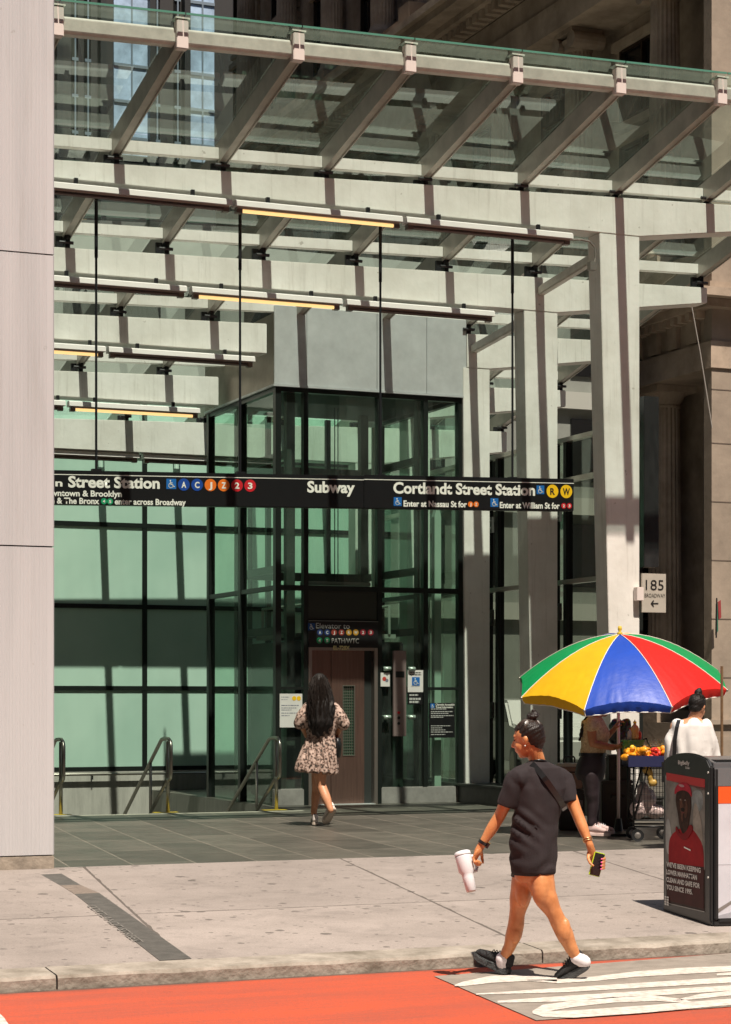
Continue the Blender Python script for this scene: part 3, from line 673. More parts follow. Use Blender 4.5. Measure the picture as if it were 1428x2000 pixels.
for xa, xb in ((X0+.1, 10.5), (10.57, 11.45), (11.52, X1-.1)):
    b = MB(); b.add([(xa, EYB-.06, Z0), (xb, EYB-.06, Z0), (xb, EYB-.06, ztop), (xa, EYB-.06, ztop)], [(0, 1, 2, 3)]); b.build('glass_pane', gelev, el)
# shaft inside: cab guides, cab and machinery seen through the glass
sh = mat('shaft steel', (.055, .065, .055), .5, .4)
b = MB()
for X, y in ((9.95, 26.35), (11.9, 26.35), (9.95, 28.4), (11.9, 28.4)): b.box((X-.06, y-.06, Z0), (X+.06, y+.06, ztop+.3))
for z in (2.7, 3.55, 5.1): b.box((9.9, 28.36, z-.06), (11.95, 28.44, z+.06)); b.box((9.9, 26.4, z-.05), (9.98, 28.4, z+.05)); b.box((11.87, 26.4, z-.05), (11.95, 28.4, z+.05))
b.build('shaft_frame', sh, el)
b = MB(); b.box((10.05, 26.45, Z0+.05), (11.7, 28.2, 2.55)); b.build('cab', mat('cab panels', (.04, .055, .045), .35, .4), el, bevel=.02)
b = MB()
b.box((10.1, 26.5, 2.60), (11.6, 28.1, 2.66)); b.box((10.5, 27.0, 2.66), (11.2, 27.6, 2.95)); b.tube([(10.2, 26.5, 2.66), (10.2, 26.5, 3.05), (10.2, 28.1, 3.05), (10.2, 28.1, 2.66)], .02); b.tube([(11.5, 26.5, 2.66), (11.5, 26.5, 3.05), (11.5, 28.1, 3.05), (11.5, 28.1, 2.66)], .02)
b.build('cab_roof_gear', mat('cab roof gear', (.35, .36, .32), .5, .3), el)
b = MB()
for X in (11.0, 11.05): b.tube([(X, 27.3, 2.95), (X, 27.3, 5.9)], .008, 6)
b.build('cable', rod_black, el)
b = MB(); b.box((12.06, 26.2, Z0), (12.16, 26.3, 4.3)); b.prism([(12.06, 26.2, 4.3), (12.16, 26.2, 4.3), (12.11, 26.2, 4.5)], (0, .1, 0)); b.build('guide_post', mat('pale guide post', (.42, .5, .43), .5), el)
b = MB(); b.box((11.72, 27.6, Z0), (11.86, 27.66, 5.7)); b.build('guide_post', mat('pale guide post', (.40, .5, .42), .5), el)
# stainless top
ZT = 7.02
jx = [X0-.02, EX(598), EX(735), EX(832), X1+.02]
for xa, xb in zip(jx[:-1], jx[1:]):
    b = MB(); b.box((xa+.003, EY-.03, ztop+.03), (xb-.003, EY+.0, ZT)); b.build('cladding_panel', stainless, el, bevel=.003)
for ya, yb in ((EY+.004, 27.38), (27.39, EYB)):
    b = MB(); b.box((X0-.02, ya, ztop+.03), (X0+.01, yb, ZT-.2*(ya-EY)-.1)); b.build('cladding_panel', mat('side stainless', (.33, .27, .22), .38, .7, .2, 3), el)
b = MB(); b.box((X0+.012, EY+.004, ztop+.03), (X1, EYB, 6.25)); b.build('tower_core', dark_plain, el)
b = MB(); b.box((X0-.035, EY-.045, ztop), (X1+.03, EY-.0, ztop+.028)); b.box((X0-.035, EY, ztop), (X0+.0, EYB, ztop+.028)); b.build('drip_ledge', stainless, el)
rebase(el)
# elevator sign
es = thing('elevator_sign', 'black elevator sign with route circles above the elevator doors', 'sign', (EX(668), EY, zs0))
b = MB(); b.box((EX(601), EY-.03, zs0-.02), (EX(737), EY+.035, zs1+.0)); b.build('sign_panel', sign_black, es, bevel=.004)
b = MB(); b.box((EX(601), EY-.033, zs1-.012), (EX(737), EY-.03, zs1-.006)); b.build('stripe', mat('dim stripe', (.3, .3, .27), .5), es)
X1D = Vector((1, 0, 0)); dim = mat('dim white', (.50, .50, .48), .5); YS = EY-.03
wheelchair(onY(602, 1231, YS), X1D, UP, 14*28/F, .003, es, base=mat('dark blue', (.01, .06, .22), .5))
stext('Elevator to', 617, 683, 1227, 11, dim, .0, es, YS, xdv=X1D)
dk = lambda c: mat('dull enamel', c, .5)
for x, cm, ch in ((625, (.01, .03, .13), 'A'), (639, (.01, .03, .13), 'C'), (652.5, (.25, .03, .02), 'J'), (667, (.25, .03, .02), 'Z'), (681.5, (.42, .20, .01), 'R'), (695, (.42, .20, .01), 'W'), (709, (.25, .01, .02), '2'), (724, (.25, .01, .02), '3')): bullet(x, 1235, 6, dk(cm), ch, es, YS, dim)
bullet(624, 1251, 6, dk((.01, .25, .1)), '4', es, YS); bullet(639, 1251, 6, dk((.01, .25, .1)), '5', es, YS)
stext('PATH/WTC', 648, 701, 1256, 10, sign_white, .0, es, YS, xdv=X1D)
stext('EL-728X', 651, 683, 1269, 8, mat('yellow lettering', (.8, .66, .3), .5), .03, es, EY-.032, xdv=X1D); rebase(es)
# call panel
cp = thing('call_panel', 'narrow brown steel elevator call panel with round buttons beside the doors', 'call panel', (EX(778), EY, 1))
b = MB(); b.box((EX(766), EY-.05, EZ(1438, 778)), (EX(791), EY-.0, EZ(1271, 778))); b.build('faceplate', panel_steel, cp, bevel=.006)
b = MB(); b.box((EX(770), EY-.053, EZ(1323)), (EX(787), EY-.048, EZ(1311))); b.build('display', blk, cp)
for y, m in ((1392, red_s), (1402, blk), (1413, blk)): disc((EX(776), EY-.05, EZ(y)), .02, X1D, UP, .008, m, 'button', cp, 14, .008)
for x, y in ((755, 1306), (803, 1306), (755, 1401), (803, 1401)): 
    b = MB(); c = Vector((EX(x), EY, EZ(y))); s_ = 1 if x < 780 else -1
    b.tube([c+Vector((-.05*s_, -.02, 0)), c+Vector((.05*s_, -.02, 0))], [.03, .03], 12); b.ell(c+Vector((0, -.01, 0)), (.03, .05, .03)); b.build('clamp', mat('pale clamp', (.45, .55, .47), .3, .5), cp, smooth=True)
rebase(cp)
def notice(name, lab, x0, x1, y0, y1, m, rows, Y=EY-.0, cat='notice', hdr=None, wsym=None, edge=None):
    a = onY(x0, y1, Y); c = onY(x1, y0, Y); t = thing(name, lab, cat, ((a.x+c.x)/2, Y, a.z))
    b = MB(); b.box((a.x, Y-.012, a.z), (c.x, Y+.0, c.z)); b.build('sheet', m, t, bevel=.002)
    rnd = random.Random(int(x0)); sx = (c.x-a.x)/(x1-x0); sz = (c.z-a.z)/(y1-y0)
    for (yy, xa, xb, h, mm) in rows:
        b = MB(); x = xa
        while x < xb:      # small print too fine to read: dashes of word length
            w = min(rnd.uniform(2.5, 8), xb-x); b.box((a.x+(x-x0)*sx, Y-.0135, c.z-(yy-y0)*sz), (a.x+(x+max(w-1,.5)-x0)*sx, Y-.012, c.z-(yy-y0+h)*sz)); x += w
        b.build('fine_print', mm, t)
    if hdr:
        for (s_, xa, xb, yy, hp, mm) in hdr: lettering(s_, (a.x+(xa-x0)*sx, Y-.012, c.z-(yy-y0)*sz), X1D, UP, (xb-xa)*sx, hp*sz, mm, t, .02)
    if wsym: wheelchair((a.x+(wsym[0]-x0)*sx, Y-.012, c.z-(wsym[1]+wsym[2]-y0)*sz), X1D, UP, wsym[2]*sx, .003, t)
    rebase(t); return t, a, c, sx, sz
paper = mat('white paper', (.66, .62, .60), .7); grey_ink = mat('grey ink', (.18, .18, .24), .7)
t, a, c, sx, sz = notice('posted_notice', 'white paper notice with two yellow route circles on the glass left of the doors', 546, 590, 1355, 1421, paper,
    [(1361, 549, 565, 1.2, grey_ink), (1366, 549, 562, 1, grey_ink), (1377, 549, 584, 1.6, grey_ink), (1382, 549, 580, 1.4, grey_ink), (1386, 549, 570, 1.4, grey_ink), (1392, 549, 584, 1.4, grey_ink), (1397, 549, 566, 1.4, grey_ink)], EY-.002)
for x in (574, 583): disc((a.x+(x-546)*sx, EY-.014, c.z-(1364-1355)*sz), 4.2*sx, X1D, UP, .002, yel_s, 'route_bullet', t, 16).matrix_parent_inverse = t.matrix_world.inverted()
t, a, c, sx, sz = notice('warning_sticker', 'small white no smoking style sticker left of the call panel', 743, 761, 1314, 1341, paper, [], EY-.002)
rd = mat('sticker red', (.5, .05, .04), .5)
o = disc((a.x+7*sx, EY-.014, c.z-12*sz), 3.8*sx, X1D, UP, .002, rd, 'red_mark', t); o.matrix_parent_inverse = t.matrix_world.inverted()
o = disc((a.x+12*sx, EY-.014, c.z-15*sz), 3*sx, X1D, UP, .002, grey_ink, 'grey_mark', t); o.matrix_parent_inverse = t.matrix_world.inverted()
lt_ink = mat('light ink', (.45, .44, .42), .6)
notice('access_sign', 'white and black priority sign with blue wheelchair symbol right of the call panel', 796, 826, 1309, 1352, paper, [(1313, 800, 822, 2, blk), (1317, 799, 823, 2, blk), (1340, 802, 820, 1, lt_ink)], EY-.002, 'sign', wsym=(804, 1324, 15))
notice('route_sticker', 'small black sticker with two rows of pale dots under the priority sign', 796, 825, 1353, 1376, sign_black, [(1356, 799, 816, 3, lt_ink), (1363, 799, 822, 4, lt_ink), (1369, 799, 818, 4, lt_ink)], EY-.002, 'sticker')
notice('travel_information_board', 'black information board with blue wheelchair symbol on the right glass bay', 838, 888, 1373, 1441, sign_black,
    [(1384, 841, 872, 1.6, lt_ink), (1389, 841, 884, 1.6, lt_ink), (1392.5, 841, 876, 1.6, lt_ink), (1397, 841, 886, 1.6, lt_ink), (1400, 841, 866, 1.6, lt_ink), (1417, 841, 880, 1.4, lt_ink), (1421, 841, 864, 1.4, lt_ink), (1425, 841, 870, 1.4, lt_ink), (1429, 841, 884, 1.6, lt_ink), (1434, 841, 870, 1.4, lt_ink)], EY-.002, 'sign',
    hdr=[('Citywide Accessible', 850, 887, 1378, 4, sign_white), ('Travel Information', 850, 884, 1383, 4, sign_white)], wsym=(840, 1375, 8))

# ================================================================== REAR FROSTED WALL
GY = 31.45
gw = thing('frosted_glass_wall', 'pale green frosted glass wall in dark frames behind the stairs', 'glass wall', (8, GY, Z0))
gx = [4.0, 5.8, 7.6, onY(283, 1200, GY).x, 11.2, 13.0]; gz = [onY(200, y, GY).z for y in (1502, 1344, 1184, 1024, 886)] + [6.6]
for xa, xb in zip(gx[:-1], gx[1:]):
    for za, zb in zip(gz[:-1], gz[1:]):
        b = MB(); b.box((xa+.04, GY+.02, za+.035), (xb-.04, GY+.05, zb-.035)); b.build('glass_pane', frost, gw)
for X in gx: b = MB(); b.box((X-.04, GY, gz[0]), (X+.04, GY+.08, gz[-1])); b.build('mullion', dark_frame, gw)
for z in gz:
    b = MB(); b.box((gx[0], GY-.004, z-.035), (gx[-1], GY+.07, z+.035)); b.build('rail', dark_frame, gw)
rebase(gw)
b = MB(); b.box((3.5, GY-.02, -3.5), (13.2, GY+.3, gz[0]-.04)); tag(b.build('concrete_wall', concrete_wall), 'grey concrete wall at the back of the stairwell', 'wall')
hr = thing('wall_handrail', 'long horizontal steel rail along the foot of the green wall', 'handrail', (7, GY, .6))
b = MB(); b.tube([(3.8, GY-.1, onY(200, 1512, GY-.1).z), (12.8, GY-.1, onY(200, 1512, GY-.1).z)], .022); b.build('rail', chrome, hr, smooth=True)
for X in (5.0, 6.8, 8.56, 9.85, 11.6): b = MB(); b.box((X-.01, GY-.1, .50), (X+.01, GY-.02, .56)); b.build('bracket', rod_black, hr)
rebase(hr)
b = MB()
for i in range(20):
    y = 24.7+.31*i; b.box((4.6, y, -3.4), (9.5, y+.33, Z0-.165*(i+1)))
struct(b.build('stairs', mat('stair granite', (.2, .19, .17), .8, 0, .2, 6)), 'stairs going down to the subway')
b = MB(); b.box((4.3, 24.7, -3.5), (4.6, 31.4, Z0-.004)); b.box((9.5, 24.7, -3.5), (9.58, 31.4, Z0-.004)); struct(b.build('stairwell_side', concrete_wall), 'stairwell side walls')
b = MB(); b.box((4.6, 24.62, Z0), (9.5, 24.72, Z0+.004)); struct(b.build('stair_nosing', mat('nosing', (.42, .40, .33), .6)))
# handrails
def handrail(X, lab, Y=24.95):
    t = thing('handrail', lab, 'handrail', (X, Y, Z0), 0, 'steel handrails at the top of the stairs')
    def P(y, z): return (X, y, z)
    b = MB(); zt = Z0+.93; dy = -.26*0
    # top rail loop: down the stairs, over the top, curl back
    top_ = [P(Y+2.6, zt-1.45), P(Y+.28, zt-.02)] + [P(Y+.14+.14*math.cos(a)*1.0, zt-.05+.05*math.sin(a)+.0) for a in (R(60), R(100))] + [P(Y-.02, zt+.0), P(Y-.10, zt-.03), P(Y-.13, zt-.09), P(Y-.13, zt-.42), P(Y-.11, zt-.49), P(Y-.04, zt-.52), P(Y+.02, zt-.50)]
    b.tube(top_, .024, 10); b.build('rail', chrome, t, smooth=True)
    b = MB(); b.tube([P(Y, Z0), P(Y, zt-.03)], .024); b.build('post', chrome, t, smooth=True)
    b = MB(); b.tube([P(Y, zt-.50), P(Y+2.3, zt-1.95)], .022); b.build('lower_rail', chrome, t, smooth=True)
    b = MB(); b.tube([P(Y+.75, Z0-.45), P(Y+.75, zt-.30)], .02); b.build('post', chrome, t, smooth=True)
    b = MB(); b.box((X-.20, Y-.08, Z0+.004), (X+.12, Y+.03, Z0+.008)); b.build('base_plate', yellow_paint, t)
    rebase(t)
handrail(onY(119, 1590, 24.95).x, 'steel handrail half hidden behind the ribbed pier')
handrail(onY(328, 1590, 24.95).x, 'steel handrail standing in the middle of the stair opening')
handrail(onY(540, 1582, 24.95).x, 'steel handrail at the top of the stairs beside the elevator')

# ================================================================== GLASS SCREEN BEHIND COLUMNS
gs = thing('glass_screen', 'dark glazed screen with steel rails between the canopy columns', 'glass screen', (12.95, 25, Z0))
SX = 12.95; zz = [.56, onX(1130, 1135, SX).z, onX(1130, 935, SX).z, onX(1130, 855, SX).z]
ys = [22.15, 23.95, 24.3, 25.95, 26.3, 28.6, 30.6]
for ya, yb in zip(ys[:-1], ys[1:]):
    for za, zb in zip(zz[:-1], zz[1:]):
        b = MB(); b.add([(SX, ya+.03, za+.03), (SX, yb-.03, za+.03), (SX, yb-.03, zb-.03), (SX, ya+.03, zb-.03)], [(0, 1, 2, 3)]); b.build('glass_pane', gscreen, gs)
for y in ys: b = MB(); b.box((SX-.05, y-.04, .56), (SX+.05, y+.04, zz[-1]+.03)); b.build('post', dark_frame, gs)
for z in zz[1:]: b = MB(); b.box((SX-.07, ys[0], z-.03), (SX+.03, ys[-1], z+.03)); b.build('rail', mat('screen rail', (.42, .41, .36), .3, .7), gs)
for y in (24.0, 26.0):
    for z in (1.6, 2.9, 4.2): b = MB(); b.box((SX-.09, y+.02, z-.11), (SX-.052, y+.11, z+.11)); b.tube([(SX-.1, y+.065, z+.05), (SX-.085, y+.065, z+.05)], .02, 8); b.tube([(SX-.1, y+.065, z-.05), (SX-.085, y+.065, z-.05)], .02, 8); b.build('clip_plate', mat('clip', (.13, .13, .12), .4, .6), gs)
rebase(gs)

# ================================================================== SIGNS ON FRONT COLUMN
p = onY(1254, 1108, 21.95); q = onY(1283, 776, 21.95)
b = MB(); b.box((p.x, 21.9, p.z), (q.x, 22.0, q.z)); tag(b.build('metal_blade_panel', mat('smoked steel blade', (.13, .13, .13), .18, .8, .35, 5, aniso=(3, 1, 1)), bevel=.004), 'tall narrow smoked steel blade fixed to the front column', 'panel')
ns = thing('address_sign', 'pale square 185 Broadway sign with arrow on the front column', 'sign', onY(1276, 1195, 21.75))
a = onY(1254, 1196, 21.75); c = onY(1301, 1121, 21.75)
b = MB(); b.box((a.x, 21.75, a.z), (c.x, 21.78, c.z)); b.build('sign_panel', mat('sign cream', (.40, .365, .31), .6, 0, .1, 9), ns, bevel=.003)
b = MB(); u_ = onY(1243, 1173, 21.72); w_ = onY(1256, 1147, 21.72); b.box((u_.x, 21.70, u_.z), (w_.x, 21.79, w_.z)); b.build('bracket', cap_paint, ns, bevel=.004)
stext('185', 1261, 1296, 1152, 21, blk, .0, ns, 21.75, xdv=X1D); stext('BROADWAY', 1259, 1299, 1166.5, 8, blk, -.005, ns, 21.75, xdv=X1D)
b = MB(); P = lambda x, y: onY(x, y, 21.747)
b.prism([P(1272, 1177.5), P(1286, 1177.5), P(1286, 1179.5), P(1272, 1179.5)], (0, -.002, 0)); b.prism([P(1271, 1178.5), P(1276, 1172), P(1277.5, 1173.5), P(1274, 1178.5), P(1277.5, 1184), P(1276, 1185)], (0, -.003, 0)); b.build('arrow', blk, ns); rebase(ns)

# ================================================================== STONE BUILDING
sb = thing('stone_office_building', 'brown classical stone building with stacked columns and cornices behind the canopy', 'building', (30, 50, Z0))
BXF = 24.2; YC = 36.2; XC = 22.9; YE = 68
b = MB(); b.box((BXF, YC+.02, Z0), (BXF+14, YE, 36)); b.build('wall', stone, sb)
b = MB(); b.box((XC, YC, Z0), (BXF-.02, YC+.3, 36)); b.box((XC+1.3, YC-.02, Z0), (60, YC+1.1, 36)); b.build('corner_pier', stone_lt, sb)
def lvl(z0, z1, proj, m=stone, ya=YC-.0, nm='cornice', yb=YE, f=None):
    b = MB(); b.box((BXF-1.3-proj, YC-proj, z0), (BXF+.01, yb, z1)); b.box((BXF+.01, YC-proj, z0), (60, YC+1, z1)); return b.build(nm, m, sb)
# lower entablature
lvl(8.55, 9.1, .04, nm='architrave'); lvl(9.11, 9.75, -.06, nm='frieze'); lvl(9.76, 9.92, .25); lvl(9.93, 10.1, .5); lvl(10.11, 10.3, .12)
def comb(x0, x1, z0, z1, w, pitch, nm):
    pts = [(x1, YC+.1)]; y = YC+.1
    while y < YE-1: pts += [(x1-.03, y), (x1-.03, y+pitch-w), (x0, y+pitch-w), (x0, y+pitch)]; y += pitch
    pts += [(x1-.03, y), (x1, y)]
    b = MB(); b.prism([(px, py, z0) for px, py in pts], (0, 0, z1-z0)); return b.build(nm, stone, sb)
comb(BXF-1.3-.05, BXF-1.3+.10, 9.15, 9.72, .35, .78, 'triglyph_band'); comb(BXF-1.3-.2, BXF-1.3+.04, 9.60, 9.755, .15, .3, 'dentil_band')
# upper entablature
lvl(17.45, 18.1, .05, nm='architrave'); lvl(18.11, 18.7, -.05, nm='frieze'); lvl(18.95, 19.1, .5); lvl(19.11, 19.3, .95); lvl(19.31, 19.5, 1.1)
comb(BXF-1.3-.35, BXF-1.3+.04, 18.72, 18.94, .18, .36, 'dentil_band')
colX = 23.45; cols = [38.95+3.9*k for k in range(8)]
def order(z0, z1, r, kind):
    for k, y in enumerate(cols):
        b = MB(); seg_ = 40; vs = []
        rings = [(z0+.3, r), (z0+(z1-z0)*.35, r*.99), (z1-.45, r*.86)]
        for z, rr in rings:
            for j in range(seg_): an = 2*math.pi*j/seg_; q = rr*(1 if j % 2 else .93); vs.append((colX+q*math.cos(an), y+q*math.sin(an), z))
        fs = [(i*seg_+j, i*seg_+(j+1) % seg_, (i+1)*seg_+(j+1) % seg_, (i+1)*seg_+j) for i in range(2) for j in range(seg_)]
        b.add(vs, fs); o = b.build('column', stone, sb)
        b = MB(); b.lathe([(r*1.25, z0), (r*1.25, z0+.12), (r*1.1, z0+.2), (r*1.02, z0+.3)], (colX, y, 0), 24); b.box((colX-r*1.35, y-r*1.35, z0-.25), (colX+r*1.35, y+r*1.35, z0)); b.build('base', stone, o)
        b = MB()
        if kind == 'doric': b.lathe([(r*.88, z1-.46), (r*.92, z1-.42), (r*.88, z1-.38), (r*1.0, z1-.3), (r*1.22, z1-.16), (r*1.25, z1-.14)], (colX, y, 0), 24); b.box((colX-r*1.35, y-r*1.35, z1-.14), (colX+r*1.35, y+r*1.35, z1))
        else:
            b.lathe([(r*.88, z1-.5), (r*.95, z1-.44), (r*.95, z1-.3), (r*1.1, z1-.22)], (colX, y, 0), 24); b.box((colX-r*1.15, y-r*1.15, z1-.10), (colX+r*1.15, y+r*1.15, z1))
            for s1 in (-1, 1):
                b.tube([(colX-r*1.15, y+s1*r*1.05, z1-.28), (colX+r*1.15, y+s1*r*1.05, z1-.28)], .19, 14)
        b.build('capital', stone, o)
        # windows in the recess between the columns
        yw = y+1.95
        for za, zb in ((z0+.9, z0+3.2), (z0+3.9, z1-.7)):
            wdw = MB(); wdw.box((BXF-.10, yw-.95, za), (BXF-.04, yw+.95, zb)); wi = wdw.build('window', win_dark, sb)
            f = MB(); 
            for yy in (yw-1.0, yw+.93, yw-.03): f.box((BXF-.2, yy, za-.05), (BXF-.02, yy+.07, zb+.05))
            for z_ in (za-.06, zb, (za+zb)/2): f.box((BXF-.18, yw-.93, z_), (BXF-.02, yw+.93, z_+.07))
            f.build('window_frame', bronze, wi)
            f = MB(); f.box((BXF-.28, yw-1.25, zb+.08), (BXF+.0, yw+1.25, zb+.28)); f.box((BXF-.22, yw-1.22, za-.25), (BXF, yw+1.22, za-.08)); f.box((BXF-.12, yw-1.25, za-.05), (BXF, yw-1.03, zb+.07)); f.box((BXF-.12, yw+1.03, za-.05), (BXF, yw+1.25, zb+.07)); f.build('window_surround', stone, wi)
order(Z0+1.2, 8.54, .37, 'doric'); order(11.3, 17.44, .36, 'ionic'); order(20.8, 27.5, .34, 'ionic')
b = MB(); b.box((BXF-1.25, YC+.05, Z0), (BXF, YE, Z0+.95)); b.box((BXF-1.35, YC-.05, Z0), (BXF, YE, Z0+.45)); b.build('base_course', stone_lt, sb)
b = MB(); b.box((BXF-1.25, YC+.05, 10.31), (BXF, YE, 11.04)); b.box((BXF-1.25, YC+.05, 19.51), (BXF, YE, 20.54)); b.build('parapet', stone, sb)
lvl(27.5, 28.4, .1, nm='architrave'); lvl(28.41, 29.2, .8)
# joints and mouldings of the corner pier, a dark doorway beside it
b = MB()
for z in (2.2, 3.4, 4.6, 5.8, 7.0, 8.1): b.box((XC-.001, YC-.006, z), (27, YC+.001, z+.02))
b.build('stone_joint', mat('joint', (.12, .09, .07), .9), sb)
b = MB(); b.box((XC-.1, YC-.12, Z0), (60, YC, 1.0)); b.box((XC-.06, YC-.07, 1.0), (60, YC, 1.25)); b.box((XC-.12, YC-.14, 1.25), (60, YC, 1.35)); b.build('base_moulding', stone_lt, sb)
b = MB(); b.box((BXF-.06, YC+.32, Z0+.1), (BXF-.01, YC+2.3, 8.3)); b.build('doorway', dark_plain, sb)
# lit balustrade blocks on the ledge
for y in cols: b = MB(); b.box((BXF-1.3-.5, y-.35, 19.51), (BXF-.9, y+.35, 20.4)); b.build('parapet_block', stone_lt, sb)
rebase(sb)
# modern tower
tw = thing('dark_office_tower', 'dark office tower with glass strips coloured as reflected sky far behind the canopy', 'building', (24, 80, Z0))
b = MB(); b.box((-10, 80, Z0), (60, 92, 85)); b.build('wall', tower_m, tw)
gl_b = mat('sky reflection blue', (.46, .60, .78), .2, .05, .4, 1.1, .15, 1.5)  # blue of the reflected sky put into the base colour
def tstrip(x0, x1, m, n=14):
    a = onY(x0, 100, 79.9).x; c = onY(x1, 100, 79.9).x
    b = MB(); b.box((a, 79.86, 23.6), (c, 79.98, 58)); w = b.build('window_strip', m, tw)
    b = MB(); z = 24.2
    while z < 58: b.box((a, 79.8, z), (c, 79.85, z+.12)); z += 1.45
    b.box(((a+c)/2-.03, 79.79, 23.6), ((a+c)/2+.03, 79.84, 58)); b.build('spandrel_bars', mat('bars', (.22, .27, .32), .4, .3), w)
tstrip(222, 291, gl_b); tstrip(371, 418, gl_b)
for x in (140, 165, 300, 340): tstrip(x, x+12, win_dark)
b = MB()
for x in (115, 200, 296, 364): X = onY(x, 100, 79.7).x; b.box((X-.12, 79.5, 8), (X+.12, 79.98, 58))
b.build('fin', mat('dark fin', (.02, .02, .02), .5), tw); rebase(tw)
# low neighbour behind the frosted wall
nb = thing('rear_neighbour_building', 'plain greenish grey building seen through the canopy glass', 'building', (8, 40, Z0))
b = MB(); b.box((-6, 38, Z0), (21.5, 46, 10.2)); b.build('wall', mat('rear wall', (.20, .215, .19), .8, 0, .15, 2), nb)
b = MB()
for z in (3.4, 5.6, 7.8, 10.2):
    b.box((-6, 37.85, z), (21.5, 37.99, z+.35))
b.build('ledge', mat('rear ledge', (.34, .35, .31), .7), nb)
for k in range(14):
    X = 5+1.2*k
    for z in (4.1, 6.3, 8.5): b = MB(); b.box((X, 37.95, z), (X+.7, 37.99, z+1.3)); b.build('window', win_dark, nb)
rebase(nb)
# unseen block the clad pier belongs to, added to cut sky light
lb = thing('unseen_corner_building', 'tall unseen grey block added behind the ribbed pier to cut sky light', 'building', (-15, 30, Z0))
b = MB(); b.box((-60, 18.45, Z0), (2.2, 70, 45)); b.build('wall', tower_m, lb)
b = MB(); b.box((-60, 17.3, Z0), (2.25, 18.40, 45)); b.build('front_wall', cladding, lb)
for z in (4.2, 8.4, 12.6, 16.8, 21, 25.2, 29.4, 33.6, 37.8): b = MB(); b.box((-58, 17.22, z), (1.6, 17.29, z+2.2)); b.build('window', win_dark, lb)
rebase(lb)
# unseen buildings across the street, for glass reflections, raised to block sky light
for k, (xa, xb, h, cc) in enumerate(((-90, -14, 54, (.10, .095, .085)), (-13.9, 6, 50, (.13, .125, .115)), (6.1, 30, 55, (.09, .09, .085)), (30.1, 130, 52, (.12, .11, .10)))):
    ob = thing('street_building', ['brown office block across the street', 'pale stone block across the street', 'dark brown block across the street', 'tan block at the far end across the street'][k], 'building', ((xa+xb)/2, -20, 0))
    b = MB(); b.box((xa, -32, 0), (xb, -18, h)); b.build('wall', mat('across wall', cc, .8, 0, .2, 1), ob)
    b = MB(); x = xa+1
    while x < xb-2:
        z = 4.5
        while z < h-3: b.box((x, -18.02, z), (x+1.4, -17.98, z+2.1)); z += 3.6
        x += 2.6
    b.build('window', win_dark, ob); rebase(ob)
# ================================================================== LITTER BIN
bn_loc = (8.0, 12.62, .112)
bn = thing('solar_litter_bin', 'tall black solar litter bin with printed poster panels on the pavement', 'litter bin', bn_loc, -R(7.4))
blk_pl = mat('black plastic', (.018, .019, .02), .35, 0, .2, 8); grey_top = mat('grey solar top', (.16, .16, .17), .2, .3)
LW, LD = .80, .82; BH = 1.19           # local: x along the right face, y along the left face
b = MB(); b.box((.02, .02, .05), (LW-.02, LD-.02, BH)); b.box((-.012, -.012, 0), (LW+.012, LD+.012, .05)); b.build('body', blk_pl, bn, bevel=.012)
# side face (x=0) frame with arched head
def arch(x0, x1, inner=0):
    pts = [(0, 0)]; n = 14
    pts = [(-.0, .03), (LD, .03), (LD, BH-.03)] + [(LD*(1-i/n), BH-.02+.062*math.sin(math.pi*min(1, max(0, (1-i/n)*.96+.04)))**.8) for i in range(1, n)] + [(0, BH-.05)]
    return pts
b = MB(); pts = arch(0, 0); b.prism([(0, y, z) for y, z in pts], (-.03, 0, 0)); b.build('side_frame', blk_pl, bn, bevel=.008)
b = MB(); b.prism([(LW, y, z) for y, z in pts], (.03, 0, 0)); b.build('side_frame', blk_pl, bn)
n = 14
b = MB(); prof = [(LD*(i/n), BH-.03+.048*math.sin(math.pi*min(1, (i/n)*.96+.04))**.8) for i in range(n+1)]
b.prism([(.0, y, z) for y, z in prof] + [(.0, LD, BH-.06), (.0, 0, BH-.06)], (LW, 0, 0)); b.build('top', grey_top, bn, bevel=.004)
XDs = Vector((0, -1, 0)); NX = -.03
def sp(y, z, e=0): return (NX-e, LD*y, z)
# poster on the dark side: blurred street, man in red cap and red shirt, printed flat
def blob(pts, m, e, nm, parent, sm=True):
    if sm:
        q = [Vector(p) for p in pts]
        for _ in range(2):
            r_ = []
            for i in range(len(q)): a_, b_ = q[i], q[(i+1) % len(q)]; r_ += [a_*.75+b_*.25, a_*.25+b_*.75]
            q = r_
        pts = q
    b = MB(); b.prism([sp(p[0], p[1], e-.0015) for p in pts], (-.0015, 0, 0)); return b.build(nm, m, parent)
# coordinates: y 0 near corner .. 1 far; z metres. read off from the photograph
def ink(name, c, c2, sc): return mat(name, c, .6, 0, 0, sc, col2=c2, spec=.15)
pst = blob([(.10, .10), (.93, .10), (.93, 1.02), (.10, .99)], ink('blurred street print', (.26, .25, .22), (.10, .10, .09), 5), .0015, 'poster', bn, False)
blob([(.10, .10), (.93, .10), (.93, .40), (.10, .40)], ink('dark brown print', (.055, .035, .03), (.04, .027, .024), 4), .0025, 'poster_ground', pst, False)
blob([(.36, .80), (.14, .82), (.13, .96), (.30, .97), (.38, .93)], ink('van print', (.30, .33, .32), (.12, .14, .14), 8), .003, 'poster_van', pst)
blob([(.93, .48), (.93, .72), (.86, .74), (.80, .60), (.84, .46)], ink('pale print', (.42, .43, .40), (.25, .26, .25), 8), .003, 'poster_shape', pst)
blob([(.34, .50), (.34, .86), (.26, .88), (.14, .70), (.14, .5)], ink('pale door print', (.36, .33, .28), (.20, .18, .15), 8), .0035, 'poster_shape', pst)
